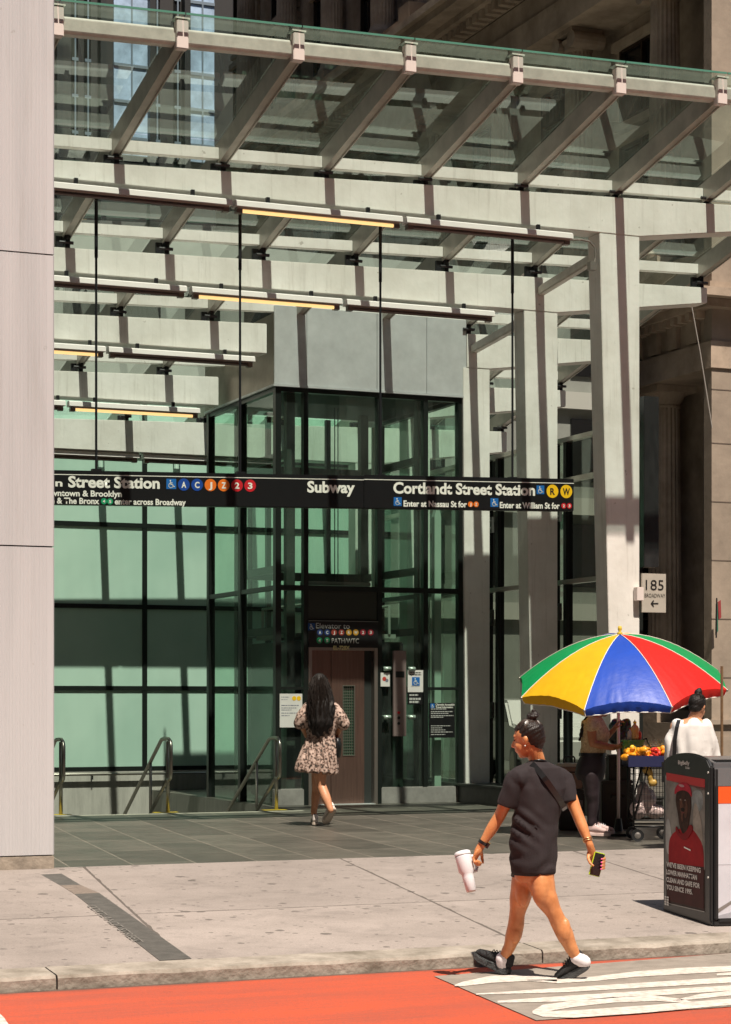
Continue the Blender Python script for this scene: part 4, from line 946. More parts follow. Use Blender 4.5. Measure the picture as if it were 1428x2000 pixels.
blob([(.86, .36), (.875, .52), (.84, .60), (.70, .655), (.56, .68), (.40, .70), (.24, .64), (.12, .57), (.115, .40), (.12, .30), (.86, .30)], ink('red shirt print', (.34, .01, .015), (.20, .008, .012), 4), .004, 'poster_shirt', pst)
blob([(.115, .42), (.88, .40), (.9, .12), (.115, .12)], ink('dark lower print', (.075, .022, .022), (.05, .025, .022), 4), .005, 'poster_fade', pst, False)
blob([(.63, .69), (.66, .78), (.72, .88), (.68, .95), (.52, .97), (.40, .95), (.37, .86), (.40, .78), (.44, .68), (.54, .62)], ink('face print', (.045, .018, .012), (.016, .008, .006), 14), .006, 'poster_face', pst)
blob([(.74, .91), (.72, .97), (.62, 1.01), (.48, 1.015), (.38, .98), (.35, .90), (.42, .945), (.54, .96), (.66, .945)], ink('red cap print', (.40, .02, .04), (.28, .015, .03), 12), .007, 'poster_cap', pst)
blob([(.69, .70), (.60, .62), (.46, .66), (.40, .72), (.30, .69), (.50, .57), (.72, .64)], ink('collar print', (.22, .008, .012), (.15, .006, .01), 8), .008, 'poster_collar', pst)
blob([(.60, .82), (.56, .83), (.50, .82), (.52, .80), (.58, .80)], ink('moustache print', (.010, .006, .005), (.006, .004, .004), 14), .0075, 'poster_beard', pst)
blob([(.63, .89), (.60, .80), (.58, .72), (.54, .73), (.555, .80), (.56, .90)], ink('cheek print', (.13, .055, .032), (.07, .028, .018), 30), .0068, 'poster_cheek', pst)
blob([(.52, .75), (.47, .76), (.44, .84), (.47, .90), (.51, .86)], ink('cheek print', (.10, .042, .026), (.05, .02, .014), 30), .0068, 'poster_cheek', pst)
blob([(.625, .885), (.60, .892), (.575, .885), (.60, .878)], ink('eye print', (.30, .26, .23), (.1, .08, .07), 60), .0074, 'poster_eye', pst)
blob([(.525, .885), (.50, .892), (.475, .885), (.50, .878)], ink('eye print', (.30, .26, .23), (.1, .08, .07), 60), .0074, 'poster_eye', pst)
blob([(.575, .86), (.535, .86), (.525, .828), (.585, .828)], ink('nose print', (.09, .036, .024), (.05, .02, .014), 30), .0072, 'poster_nose', pst)
blob([(.595, .795), (.555, .80), (.505, .795), (.55, .782)], ink('lip print', (.16, .04, .035), (.10, .03, .025), 30), .0082, 'poster_mouth', pst)
blob([(.66, .995), (.56, 1.0), (.50, .985), (.58, .975)], ink('cap badge print', (.45, .30, .30), (.3, .15, .16), 30), .008, 'poster_badge', pst)
blob([(.52, .535), (.52, .545), (.38, .53), (.38, .52)], sign_white, .009, 'poster_badge', pst, False)
bt = mat('printed white', (.62, .60, .56), .5)
for i, (s_, w) in enumerate((("WE'VE BEEN KEEPING", .86), ('LOWER MANHATTAN', .77), ('CLEAN AND SAFE FOR', .84), ('YOU SINCE 1995.', .66))):
    o = lettering(s_, sp(.90, .375-.056*i, .0), XDs, UP, LD*w*.86, .036, bt, pst, .03, 'lettering', .011)
    for v in o.data.vertices: v.co.x -= 0
lettering('ALLIANCE', sp(.24, .70, .0), Vector((0, 0, 1)), Vector((0, 1, 0)), .20, .05, mat('faint print', (.42, .42, .40), .5), pst, .0, 'lettering', -.010)
b = MB(); 
for k in range(4):
    for j in range(2): b.box((NX-.012, LD*(.90-.05*j), .085+.018*k), (NX-.010, LD*(.94-.05*j)-.002, .098+.018*k))
b.build('printed_emblem', bt, pst)
blob([(.10, .97), (.93, 1.02), (.93, 1.075), (.10, 1.05)], mat('red band', (.42, .015, .02), .4), .0015, 'red_band', bn, False)
b = MB()
for (ya, za), (yb, zb) in (((.10, .10), (.93, .10)), ((.93, .10), (.93, 1.055))):
    b.tube([sp(ya, za, .002), sp(yb, zb, .002)], .004, 6)
b.build('poster_frame', mat('frame edge', (.3, .3, .29), .3, .6), bn)
lettering('BigBelly', sp(.66, 1.145, 0), XDs, UP, .20, .030, bt, bn, .01, 'lettering', .004); lettering('Solar', sp(.50, 1.115, 0), XDs, UP, .08, .018, bt, bn, .01, 'lettering', .004)
for y, z in ((.02, .95), (.02, .35), (.02, 1.1)): disc((NX, LD*y+.01, z), .008, XDs, UP, .004, sign_white, 'rivet', bn, 10)
# front face (y=0) poster
b = MB(); b.box((.03, -.012, .06), (LW-.02, .0, .88)); pf = b.build('poster', mat('pale street print', (.58, .58, .64), .4, 0, .12, 2.5, coat=.3), bn)
b = MB(); b.box((.03, -.014, .88), (LW-.02, .0, 1.0)); b.build('orange_band', mat('orange band', (.85, .10, .02), .4), bn)
b = MB(); b.box((0, -.016, 1.0), (LW, .0, BH-.055)); b.build('hopper_panel', mat('hopper grey', (.20, .20, .21), .25, .3), bn, bevel=.004)
b = MB(); b.box((0, -.02, .05), (.03, .02, BH-.06)); b.box((.03, -.02, 0.03), (LW, .0, .058)); b.build('corner_post', blk_pl, bn, bevel=.006)
def fpoly(pts, m, e, nm): b = MB(); b.prism([(x, -.012-e+.001, z) for x, z in pts], (0, -.001, 0)); return b.build(nm, m, pf)
fpoly([(.22, .50), (.235, .50), (.235, .78), (.22, .78)], mat('printed handle', (.12, .12, .14), .4), .001, 'printed_handle')
fpoly([(.03, .44), (.6, .44), (.6, .446), (.03, .446)], mat('faint line', (.42, .42, .46), .5), .001, 'printed_line')
fpoly([(.03, .06), (.6, .06), (.6, .22), (.34, .20), (.12, .10), (.03, .08)], mat('printed floor', (.36, .36, .40), .5, 0, .2, 6), .001, 'printed_floor')
fpoly([(.03, .10), (.26, .24), (.26, .255), (.03, .13)], mat('printed stripe', (.20, .18, .17), .5), .002, 'printed_stripe')
fpoly([(.245, .17), (.26, .45), (.285, .58), (.32, .70), (.6, .72), (.6, .17)], mat('printed red jacket', (.62, .015, .025), .4, 0, .2, 8), .003, 'printed_jacket')
fpoly([(.255, .17), (.30, .17), (.31, .11), (.295, .07), (.265, .08), (.25, .12)], mat('printed hand', (.16, .06, .04), .5), .004, 'printed_hand')

# ================================================================== PEOPLE
def skinm(name, c, c2=None):
    m = mat(name, c, .42, 0, .15, 14, .12, 140, col2=c2); b = m.node_tree.nodes['Principled BSDF']; b.inputs['Subsurface Weight'].default_value = .08; b.inputs['Subsurface Radius'].default_value = (.5, .2, .1); b.inputs['Subsurface Scale'].default_value = .02; return m
hair1s = mat('dark brown strands', (.045, .026, .018), .35, 0, .4, 50, spec=.5); hair2s = mat('black strands', (.012, .008, .006), .7, 0, .4, 50, spec=.15)
skin1 = skinm('tanned skin', (.58, .25, .10), (.47, .18, .065)); skin2 = skinm('warm skin', (.55, .27, .15), (.46, .21, .11)); skin3 = skinm('brown skin', (.42, .175, .075), (.33, .13, .055))
def hairm(name, c, r=.42):
    m = mat(name, c, r, 0, .3, 60, .35, 130, aniso=(1, 1, .25), spec=.35); return m
hair1 = hairm('dark brown hair', (.014, .008, .006)); hair2 = hairm('black hair', (.007, .005, .004), .6)
def V(*a): return Vector(a)
def yawm(fx, fy, pitch=0, roll=0):
    """matrix whose local y looks along (fx,fy)"""
    f = Vector((fx, fy, 0)).normalized(); x = Vector((f.y, -f.x, 0)); m = Matrix((x, f, Vector((0, 0, 1)))).transposed()
    return m @ Matrix.Rotation(R(pitch), 3, 'X') @ Matrix.Rotation(R(roll), 3, 'Y')
def head_prims(b, c, m, k=1.0):
    E = lambda p, r: b.ell(c + m @ (Vector(p)*k), [q*k for q in r], m, 20, 14)
    E((0, -.012, .028), (.073, .092, .085)); E((0, .028, -.035), (.056, .064, .075)); E((0, .055, -.088), (.026, .024, .020)); E((0, .035, -.07), (.046, .045, .036))
    E((0, .062, .03), (.05, .022, .026)); E((.030, .060, -.030), (.022, .018, .026)); E((-.030, .060, -.030), (.022, .018, .026))
    b.caps([c + m @ (V(0, .088, .012)*k), c + m @ (V(0, .106, -.022)*k)], [.007*k, .012*k]); E((.010, .094, -.026), (.009, .010, .008)); E((-.010, .094, -.026), (.009, .010, .008))
    E((0, .086, -.052), (.019, .010, .006)); E((0, .084, -.061), (.017, .010, .006))
    for s in (-1, 1): E((s*.072, -.008, -.010), (.008, .014, .024)); E((s*.077, -.013, .000), (.007, .014, .018))
def eyes(c, m, k, parent):
    b = MB()
    for s in (-1, 1): b.ell(c + m @ (V(s*.030, .077, .008)*k), (.010*k, .005*k, .004*k), m, 10, 6); 
    b.build('eyes', mat('eye', (.05, .035, .03), .2), parent, smooth=True)
    b = MB()
    for s in (-1, 1): b.caps([c + m @ (V(s*.012, .083, .026)*k), c + m @ (V(s*.03, .080, .031)*k), c + m @ (V(s*.046, .068, .026)*k)], [.0022*k]*3, 6)
    b.build('eyebrows', hair2, parent, smooth=True)
def hand_prims(b, w, d, n, side, curl=30, spread=1.0, k=1.0, curls=None):
    """w wrist, d direction of the fingers, n palm normal (out of the palm), thumb on +side"""
    d = d.normalized(); n = (n-d*n.dot(d)).normalized(); s = d.cross(n).normalized()*side
    pc = w+d*.045*k
    mm = Matrix((s, d, n)).transposed(); b.ell(pc, (.036*k, .050*k, .016*k), mm, 14, 10); b.caps([w-d*.02, w+d*.03*k], [.024*k, .026*k])
    for i, (off, L, r) in enumerate(((.027, .072, .0088), (.009, .080, .0090), (-.009, .075, .0086), (-.026, .060, .0078))):
        p = w + d*.078*k + s*off*k; a0 = R((curls[i] if curls else curl+i*4)); ang = a0*.5; pts = [p-d*.02*k, p]; q = p; dd = d + s*off*2.2*spread
        dd.normalize()
        for f_, part in ((.45, .9), (.30, 1.0), (.25, .8)):
            v = dd*math.cos(ang)+n*math.sin(ang); q = q + v*L*f_*k; pts.append(q); ang += a0*part
        b.caps(pts, [r*k*1.05, r*k*1.05, r*k, r*k*.93, r*k*.8], 10)
    t0 = w + d*.018*k + s*.026*k
    b.caps([t0, t0+(d*.5+s*.7+n*.3).normalized()*.035*k, t0+(d*.5+s*.7+n*.3).normalized()*.035*k+(d*.85+s*.15+n*.5).normalized()*.030*k, t0+(d*.5+s*.7+n*.3).normalized()*.035*k+(d*.85+s*.1+n*.6).normalized()*.052*k], [.015*k, .012*k, .0105*k, .008*k], 10)
def shoe(parent, heel, toe, upv, mu, ms, k=1.0, sole_h=.03, lace=None):
    """heel and toe are the points where the sole meets; builds upper + sole"""
    f = (toe-heel); L = f.length; f.normalize(); u = (upv-f*upv.dot(f)).normalized(); s = f.cross(u)
    P = lambda a, c, h: heel + f*a*L + s*c + u*h
    mm = Matrix((s, f, u)).transposed()
    b = MB()
    b.loft([(P(t, o, sole_h+hh*.5), s*w, u*hh*.5+f*0) for t, o, w, hh in ((-.0, 0, .020, .03), (.04, 0, .031, .075), (.18, 0, .036, .085), (.38, 0, .038, .080), (.58, .0, .043, .062), (.78, .0, .043, .050), (.93, 0, .032, .040), (1.0, 0, .012, .02))], 20)
    b.loft([(P(.10, 0, sole_h+.03), s*.034, f*.040), (P(.14, 0, sole_h+.085), s*.033, f*.045), (P(.15, 0, sole_h+.10), s*.031, f*.042)], 18)
    up = bake(b, 'shoe', mu, parent, .006, 3)
    b = MB(); outl = [(-.03, .020), (0, .034), (.12, .040), (.35, .038), (.58, .046), (.78, .047), (.93, .036), (1.02, .012)]
    pl = [(t, w) for t, w in outl] + [(t, -w) for t, w in outl[::-1]]
    b.prism([P(t, c, 0 if -.0 < t < .9 else .008) for t, c in pl], u*(sole_h+.004)); b.build('sole', ms, up, bevel=.005)
    b = MB()
    for t in (.32, .40, .48, .56): b.caps([P(t, -.026, sole_h+.085-.06*(t-.32)-.012), P(t, 0, sole_h+.094-.07*(t-.32)), P(t, .026, sole_h+.085-.06*(t-.32)-.012)], [.003]*3, 6)
    b.build('laces', lace or mu, up)
    return up
def wrinkle(amp, sc, stretch=(1, 1, 1), fold=0, seed=0):
    def f(p):
        q = Vector((p.x*stretch[0], p.y*stretch[1], p.z*stretch[2]))*sc+Vector((seed, seed*2, 0))
        v = noise.noise(q)*amp
        if fold: v += (1-abs(noise.noise(q*.8+Vector((9, 3, 1))))*3.2)*fold if abs(noise.noise(q*.8+Vector((9, 3, 1)))) < .31 else 0
        return v
    return f

def combed(c, hm, bun, m, parent, n=150, k=1.0, seed=1):
    rnd = random.Random(seed); b = MB(); base = hm @ V(0, -.05, .085)*k
    for i in range(n):
        th = rnd.uniform(0, 2*math.pi); a = rnd.uniform(.5, 1.45)
        st = V(math.sin(a)*math.cos(th)*.083, -.018+math.sin(a)*math.sin(th)*.096, .040+math.cos(a)*.086)
        if st.y > .045 and st.z < .045: st.z = .05
        pts = []
        for q in range(7):
            t = q/6; p = (st*k).lerp(V(0, -.052, .108)*k, t); e = p-V(0, -.02, .036)*k
            r_ = math.sqrt((e.x/.083)**2+(e.y/.094)**2+(e.z/.088)**2)/k
            if r_ > 0: p = V(0, -.02, .036)*k+e/r_*(1.0+.012*math.sin(i))
            pts.append(c+hm @ p)
        b.tube(pts, [.0009+.0012*math.sin(math.pi*min(1, q/6+.1)) for q in range(7)], 4)
    for i in range(14):
        th = rnd.uniform(0, 6.28); p = bun+V(.02*math.cos(th), .02*math.sin(th), rnd.uniform(-.01, .03)); d = V(math.cos(th), math.sin(th), rnd.uniform(-.2, .9)).normalized()*rnd.uniform(.012, .035)
        b.tube([p, p+d*.6, p+d+V(0, 0, -.006)], [.0012, .0009, .0004], 4)
    for i in range(16):
        p = c+hm @ (V(rnd.uniform(-.05, .05), -.075, rnd.uniform(-.07, -.03))*k); b.tube([p, p+V(rnd.uniform(-.01, .01), 0, -.018), p+V(rnd.uniform(-.02, .02), 0, -.035)], [.0012, .0008, .0004], 4)
    o = b.build('hair_strands', m, parent); return o
# ---------------------------------------------------------------- walking woman (local axes: x = image right, y = away, z up)
DW = 12.72; GW = onD(1048, 1370, DW); wl = V(GW.x, GW.y, 0)
wp = thing('person', 'woman in a black t-shirt striding along the red lane with white tumbler and phone', 'person', wl, -YAW)
def W_(x, y, dep=0.):          # image point at depth DW+dep, in the woman's local axes
    D = DW+dep; return V((x-CX)/F*D - (1048-CX)/F*DW, dep, EYE-(y-HOR)/F*D)
torso_f = (-.55, .84)
TA = V(.84, .55, 0); TB = V(-.55, .84, 0)       # shoulder axis (towards her right) and forward axis
b = MB()
hc = W_(1031, 1444, .0); hm = yawm(-.91, .41, -12)
head_prims(b, hc, hm, 1.0)
nb_ = W_(1050, 1492, .02); b.caps([hc+hm @ V(0, -.025, -.05), nb_+V(0, 0, .01), nb_+V(.0, .0, -.05)], [.050, .050, .062])
rings = []
for x, y, a, c in ((1052, 1498, .06, .055), (1054, 1512, .15, .085), (1055, 1535, .165, .10), (1052, 1575, .14, .09), (1048, 1615, .12, .09), (1044, 1650, .13, .10), (1042, 1685, .13, .115), (1041, 1712, .12, .105), (1041, 1722, .10, .09)):
    rings.append((W_(x, y), TA*a, TB*c))
b.loft(rings)
# legs : leading (her right, further) and trailing (her left, nearer)
dl, dt = .10, -.06
hipL = W_(1029, 1690, .035); knL = W_(1010, 1786, .12); anL = W_(980, 1876, .20)
hipT = W_(1055, 1692, -.03); knT = W_(1084, 1786, -.05); anT = W_(1128, 1874, -.02)
b.caps([hipL, W_(1024, 1720, .055), W_(1017, 1750, .09), knL, W_(1008, 1806, .13), W_(1004, 1824, .15), W_(995, 1850, .18), anL], [.084, .079, .068, .049, .051, .052, .038, .029], 20)
b.caps([hipT, W_(1056, 1720, -.04), W_(1064, 1750, -.05), knT, W_(1093, 1805, -.04), W_(1102, 1822, -.04), W_(1115, 1850, -.03), anT], [.086, .085, .074, .050, .052, .054, .041, .030], 20)
b.ell(W_(1104, 1818, -.065), (.036, .036, .080)); b.ell(W_(1008, 1820, .115), (.034, .036, .075)); b.ell(W_(1057, 1735, -.09), (.055, .05, .12)); b.ell(W_(1021, 1735, .03), (.05, .05, .12))
for a_, s__ in ((anT, 1), (anL, 1)): b.ell(a_+V(-.022, -.01, .0), (.010, .012, .012)); b.ell(a_+V(.022, .0, .002), (.010, .012, .012))
# feet inside shoes
heelL = W_(990, 1906, .20); toeL = W_(925, 1872, .34); heelT = W_(1152, 1893, -.02); toeT = W_(1091, 1925, .06)
b.caps([anL, heelL+V(-.03, .02, .06)], [.034, .03]); b.caps([anT, heelT+V(-.04, 0, .03)], [.034, .03])
# arms
shL = W_(1010, 1519, -.08); elL = W_(976, 1594, -.02); wrL = W_(938, 1655, .0)
shR = W_(1100, 1521, .10); elR = W_(1127, 1588, .04); wrR = W_(1152, 1650, -.02)
b.caps([shL, shL.lerp(elL, .5), elL, elL.lerp(wrL, .35), wrL.lerp(elL, .12), wrL], [.054, .044, .037, .037, .026, .023], 16)
b.caps([shR, shR.lerp(elR, .5), elR, elR.lerp(wrR, .35), wrR.lerp(elR, .12), wrR], [.052, .043, .036, .035, .025, .022], 16)
b.caps([nb_-V(0, 0, .05), shL-V(0, 0, .01)], [.05, .048]); b.caps([nb_-V(0, 0, .05), shR-V(0, 0, .01)], [.05, .048])
hand_prims(b, wrL, V(-.45, .0, -.9), V(.75, -.35, -.2), -1, 72, .6)
mmh = yawm(0, 1, 0, -14); b.ell(W_(1158, 1673, .005), (.030, .017, .048), mmh); b.caps([wrR, W_(1157, 1668, .0)], [.024, .026]); b.ell(W_(1164, 1683, .012), (.036, .014, .040), mmh)
for q_ in range(4): yy = 1675+6.6*q_; b.caps([W_(1166, yy-2, .014), W_(1177-.5*q_, yy, .008), W_(1181.5-.4*q_, yy+1.5, -.030), W_(1177-.4*q_, yy+2.5, -.068)], [.0095, .0092, .0085, .0072], 10)
b.caps([W_(1150, 1667, .0), W_(1149, 1677, -.035), W_(1153, 1686, -.066), W_(1159, 1691, -.076)], [.014, .0115, .010, .008], 10)
body = bake(b, 'body', skin1, wp, .0062, 4)
eyes(hc, hm, 1, wp)
# hair pulled back with a bun
b = MB(); E = lambda p, r: b.ell(hc + hm @ Vector(p), r, hm, 22, 14)
E((0, -.028, .036), (.080, .088, .084)); E((0, -.052, -.004), (.066, .062, .062)); E((0, .022, .072), (.062, .050, .032)); E((.0, -.06, -.045), (.045, .035, .03))
bun = hc + hm @ V(.0, -.062, .135)
b.caps([hc+hm @ V(0, -.04, .10), bun], [.03, .022])
for k in range(9):
    a = k*2*math.pi/9*1.5; q = bun+hm @ V(.022*math.cos(a), .024*math.sin(a), .010*math.sin(a*1.3)); b.ell(q, (.018, .018, .016))
b.ell(bun+V(.006, 0, .028), (.017, .015, .014))
def strands(p): return .0012*math.sin(p.z*210-p.x*120+3*noise.noise(p*9))
hb_ = bake(b, 'hair', hair1, wp, .006, 3, strands); combed(hc, hm, bun, hair1s, hb_)
b = MB(); b.caps([hc+hm @ V(.05, .045, .05), hc+hm @ V(-.0, .06, .072), hc+hm @ V(-.05, .045, .05)], [.006]*3)
ear = hc+hm @ V(-.083, -.004, -.040); b = MB(); b.ell(ear, (.004, .004, .005)); b.build('earring', mat('pearl', (.8, .78, .72), .2), wp, smooth=True)
# shorts
b = MB(); b.loft([(W_(1041, 1690), TA*.13, TB*.125), (W_(1041, 1704), TA*.130, TB*.130), (W_(1036, 1709, .0), TA*.115, TB*.122)]); 
b.loft([(W_(1030, 1696, .035), V(.094, 0, 0), V(0, .096, 0)), (W_(1027, 1706, .045), V(.091, 0, 0), V(0, .094, 0)), (W_(1025, 1713, .05), V(.088, 0, 0), V(0, .091, 0))]); shorts = bake(b, 'shorts', mat('black shorts', (.008, .008, .009), .8), wp, .009, 3)
# t-shirt
tee = mat('washed black cotton', (.016, .010, .012), .88, 0, .25, 9, .3, 260)
b = MB(); rings = []
for x, y, a, c in ((1049, 1488, .062, .058), (1051, 1492, .095, .070), (1053, 1499, .145, .090), (1054, 1515, .172, .102), (1055, 1540, .176, .118), (1052, 1575, .160, .122), (1045, 1610, .152, .128), (1043, 1645, .155, .136), (1043, 1675, .153, .142), (1042, 1694, .141, .144), (1041, 1705, .134, .140)):
    rings.append((W_(x, y), TA*a, TB*c))
b.loft(rings, 32)
seL = W_(990, 1574, -.06); seR = W_(1110, 1568, .06)
b.caps([nb_-V(0, 0, .045), shL+V(.01, 0, -.005)], [.078, .073], 18); b.caps([nb_-V(0, 0, .045), shR+V(-.01, 0, -.005)], [.078, .071], 18)
def sleeve(s, e, r0, r1):
    d = (e-s).normalized(); x = d.cross(V(0, 1, 0)).normalized(); y = d.cross(x)
    b.loft([(s-d*.02, x*r0*.9, y*r0*.9), (s+(e-s)*.3, x*r0, y*r0), (s+(e-s)*.75, x*(r0+r1)/2, y*(r0+r1)/2), (e, x*r1, y*r1), (e+d*.004, x*r1*.98, y*r1*.98)], 20)
sleeve(shL, seL, .070, .064); sleeve(shR, seR, .068, .062)
def shirtfold(p):
    z = p.z; low = max(0, min(1, (1.12-z)/.25)); sw = p.z*26-p.x*20+6*noise.noise(p*5+Vector((3, 3, 3)))
    v = .0035*noise.noise(Vector((p.x*16, p.y*16, p.z*5)))
    v += low*(.009*math.sin(sw)*(.55+.8*noise.noise(p*7)))
    q = p-W_(1020, 1618, -.1); d = q.length; v += .012*math.exp(-(d/.10)**2)*math.sin(q.x*60+q.z*75)
    up = max(0, 1-abs(z-1.22)/.12); v += up*.004*math.sin(p.x*70+p.z*22)
    return v
bake(b, 't_shirt', tee, wp, .0065, 3, shirtfold)
b = MB(); b.loft([(W_(1045, 1703.5), TA*.1545, TB*.1335), (W_(1045, 1706.5), TA*.1535, TB*.1325)], 40); 
# sling bag strap from her left neck to right hip
strap = mat('black strap', (.008, .008, .009), .35)
b = MB(); pts = []
for t in range(15):
    f_ = t/14; x = 1036+(1106-1036)*f_**.9; y = 1490+(1583-1490)*f_
    a_ = (x-1053)/318/.17; back = -.118*math.sqrt(max(.05, 1-min(.97, a_*a_)))
    p = W_(x, y); u_ = (p.x-.016)/.84*1.0
    # point on the back surface of the torso ellipse
    cx_ = W_(1054, y).x; aa, cc = .182, .127
    ph = None; best = 9
    for j in range(0, 181, 3):
        an = R(180+j); q = TA*aa*math.cos(an)+TB*cc*math.sin(an)
        if abs(q.x+cx_-p.x) < best: best = abs(q.x+cx_-p.x); ph = q
    k_ = .62+.38*min(1, f_*3.2); pts.append(V(p.x, ph.y*k_, p.z))
for p, q in zip(pts[:-1], pts[1:]):
    d = (q-p).normalized(); s_ = d.cross(V(0, 1, 0)).normalized()*.017; b.prism([p-s_, q-s_, q+s_, p+s_], (0, -.006, 0))
b.build('bag_strap', strap, wp)
b = MB(); b.tube([nb_+V(.056*math.cos(a), .052*math.sin(a), .002-.022*math.sin(a)) for a in [R(10*k) for k in range(37)]], .009, 8, False); b.build('neck_strap', strap, wp, smooth=True)
# socks, shoes
sock = mat('white sock', (.72, .68, .70), .9, 0, .1, 40)
b = MB(); b.caps([anL+V(.003, 0, .012), heelL+V(-.02, .02, .055)], [.041, .042]); b.build('sock', sock, wp, smooth=True)
b = MB(); b.caps([anT+V(-.003, 0, .008), heelT+V(-.035, 0, .045)], [.041, .042]); b.build('sock', sock, wp, smooth=True)
kn = mat('black knit shoe', (.014, .015, .016), .7, 0, .3, 60, .6, 240); slm = mat('charcoal sole', (.045, .048, .05), .6, 0, .3, 30, .5, 90)
sl_g = mat('dark grey sole', (.05, .055, .056), .6, 0, .3, 30, .5, 90)
fL = (toeL-heelL).normalized(); shoe(wp, heelL, toeL, V(.35, -.15, 1), kn, sl_g, 1, .036, strap)
shoe(wp, heelT, toeT, V(-.35, -.05, 1), kn, slm, 1, .036, strap)
b = MB(); q = W_(952, 1866, .2)
b.tube([q, q+V(-.01, 0, .03), q+V(-.045, 0, .04), q+V(-.05, -.01, .015), q+V(-.01, -.01, -.005)], .003, 6); b.tube([q, q+V(.02, 0, .02), q+V(.035, 0, -.01)], .003, 6); b.tube([q, q+V(-.03, 0, .0), q+V(-.05, 0, .025)], .003, 6)
b.build('lace_loop', strap, wp)
# watch and bracelets
d = (elL-wrL).normalized(); wc = wrL+d*.035; x = d.cross(V(0, 1, 0)).normalized(); y = d.cross(x)
b = MB(); b.loft([(wc-d*.010, x*.031, y*.033), (wc+d*.010, x*.032, y*.034)], 20); wt = b.build('watch', strap, wp, smooth=False)
b = MB(); m3 = Matrix((x, d, y)).transposed(); b.box((-.037-.004, -.018, -.016), (-.026, .018, .016), Matrix.Translation(wc) @ m3.to_4x4()); b.build('watch_face', mat('watch face', (.01, .01, .012), .1), wt)
d = (elR-wrR).normalized(); x = d.cross(V(0, 1, 0)).normalized(); y = d.cross(x)
for o_ in (.03, .042):
    c_ = wrR+d*o_; b = MB(); b.tube([c_+x*.029*math.cos(R(a))+y*.029*math.sin(R(a))+d*.004*math.sin(R(a*2)) for a in range(0, 361, 20)], .003, 6, False); b.build('bracelet', mat('gold', (.8, .5, .25), .3, .9), wp, smooth=True)
b = MB()
for q_ in range(4): b.ell(W_(1175.5-.4*q_, 1677.8+6.6*q_, -.073), (.0062, .003, .0052))
b.build('nails', mat('pink nail', (.75, .10, .30), .3), wp, smooth=True)
def world_thing(name, lab, cat, lp):
    t = thing(name, lab, cat, wl + RT*lp.x + AX*lp.y + UP*lp.z, -YAW); return t
# tumbler
tc = W_(906, 1676, -.03); tb = W_(921, 1741, -.03); tt = world_thing('tumbler', 'white insulated tumbler with a handle hanging from the walking woman’s hand'.replace('’', "'"), 'tumbler', tb)
ax = (tc-tb); H = ax.length+.01; ax = (ax+V(0, .055, 0)).normalized(); rot = ax.to_track_quat('Z', 'Y').to_matrix()
wht = mat('white powder coat', (.66, .67, .70), .35)
b = MB(); b.lathe([(.028, 0), (.032, .003), (.036, .09), (.038, .112), (.050, .130), (.051, .22), (.051, .225)], (0, 0, 0), 28, rot); b.build('cup', wht, tt, smooth=True)
b = MB(); b.lathe([(.051, .228), (.052, .232), (.050, .250), (.040, .256), (.0, .257)], (0, 0, 0), 28, rot); b.build('lid', wht, tt, smooth=True)
b = MB(); b.lathe([(.0515, .2245), (.0515, .2285)], (0, 0, 0), 28, rot); b.build('seal_ring', mat('ring', (.2, .19, .19), .3), tt)
b = MB(); b.lathe([(.0, -.001), (.027, -.001), (.028, .001)], (0, 0, 0), 24, rot); b.build('base', mat('cup base', (.55, .46, .42), .35, .3), tt)
hx = rot @ V(1, 0, 0); 
if hx.x < 0: hx = -hx
az = rot @ V(0, 0, 1)
b = MB(); b.tube([az*.215+hx*.045, az*.222+hx*.075, az*.205+hx*.092, az*.15+hx*.094, az*.128+hx*.082, az*.125+hx*.045], .011, 10); b.build('handle', wht, tt, smooth=True)
# phone
pc_ = W_(1166, 1688, -.045); ph = world_thing('mobile_phone', "black phone in a yellow green case held in the woman's lowered hand", 'phone', pc_)
m4 = (Matrix.Rotation(R(15), 4, 'Y') @ Matrix.Rotation(R(14), 4, 'Z'))
b = MB(); b.box((-.036, -.006, -.074), (.036, .006, .074), m4); b.build('case', mat('lime case', (.50, .62, .04), .45), ph, bevel=.004)
b = MB(); b.box((-.032, -.0085, -.070), (.032, -.006, .070), m4); b.build('screen', mat('phone black', (.01, .01, .012), .12), ph)

# ---------------------------------------------------------------- woman at the elevator
DG = 23.2; g0 = onD(628, 1370, DG); gp = thing('person', 'long haired woman in a floral dress walking to the elevator doors', 'person', (g0.x, g0.y, Z0), -YAW)
def G_(x, y, dep=0.): D = DG+dep; return V((x-CX)/F*D-(628-CX)/F*DG, dep, EYE-(y-HOR)/F*D-Z0)
b = MB(); hc = G_(624, 1338); hm = yawm(-.15, 1, -5); head_prims(b, hc, hm, 1.05); b.caps([hc, G_(625, 1368)], [.05, .055])
b.loft([(G_(625, 1368), V(.08, 0, 0), V(0, .07, 0)), (G_(626, 1378), V(.18, 0, 0), V(0, .10, 0)), (G_(627, 1410), V(.15, 0, 0), V(0, .10, 0)), (G_(627, 1440), V(.13, 0, 0), V(0, .09, 0)), (G_(622, 1480), V(.17, 0, 0), V(0, .12, 0))])
b.caps([G_(616, 1476, -.02), G_(621, 1510, .08), G_(618, 1545, .12), G_(613, 1588, .10)], [.09, .075, .055, .036])
b.caps([G_(630, 1476, -.02), G_(625, 1508, -.06), G_(628, 1535, -.06), G_(636, 1556, -.11), G_(646, 1582, -.16)], [.09, .075, .055, .056, .036])
b.caps([G_(650, 1384), G_(664, 1418, .05), G_(656, 1440, .16), G_(650, 1436, .22)], [.05, .042, .034, .026]); b.caps([G_(602, 1384), G_(590, 1415, .05), G_(600, 1438, .16)], [.05, .042, .03])
hand_prims(b, G_(650, 1436, .22), V(-.2, .9, .2), V(-.8, 0, 0), 1, 30); hand_prims(b, G_(600, 1438, .16), V(.2, .9, .2), V(.8, 0, 0), -1, 30)
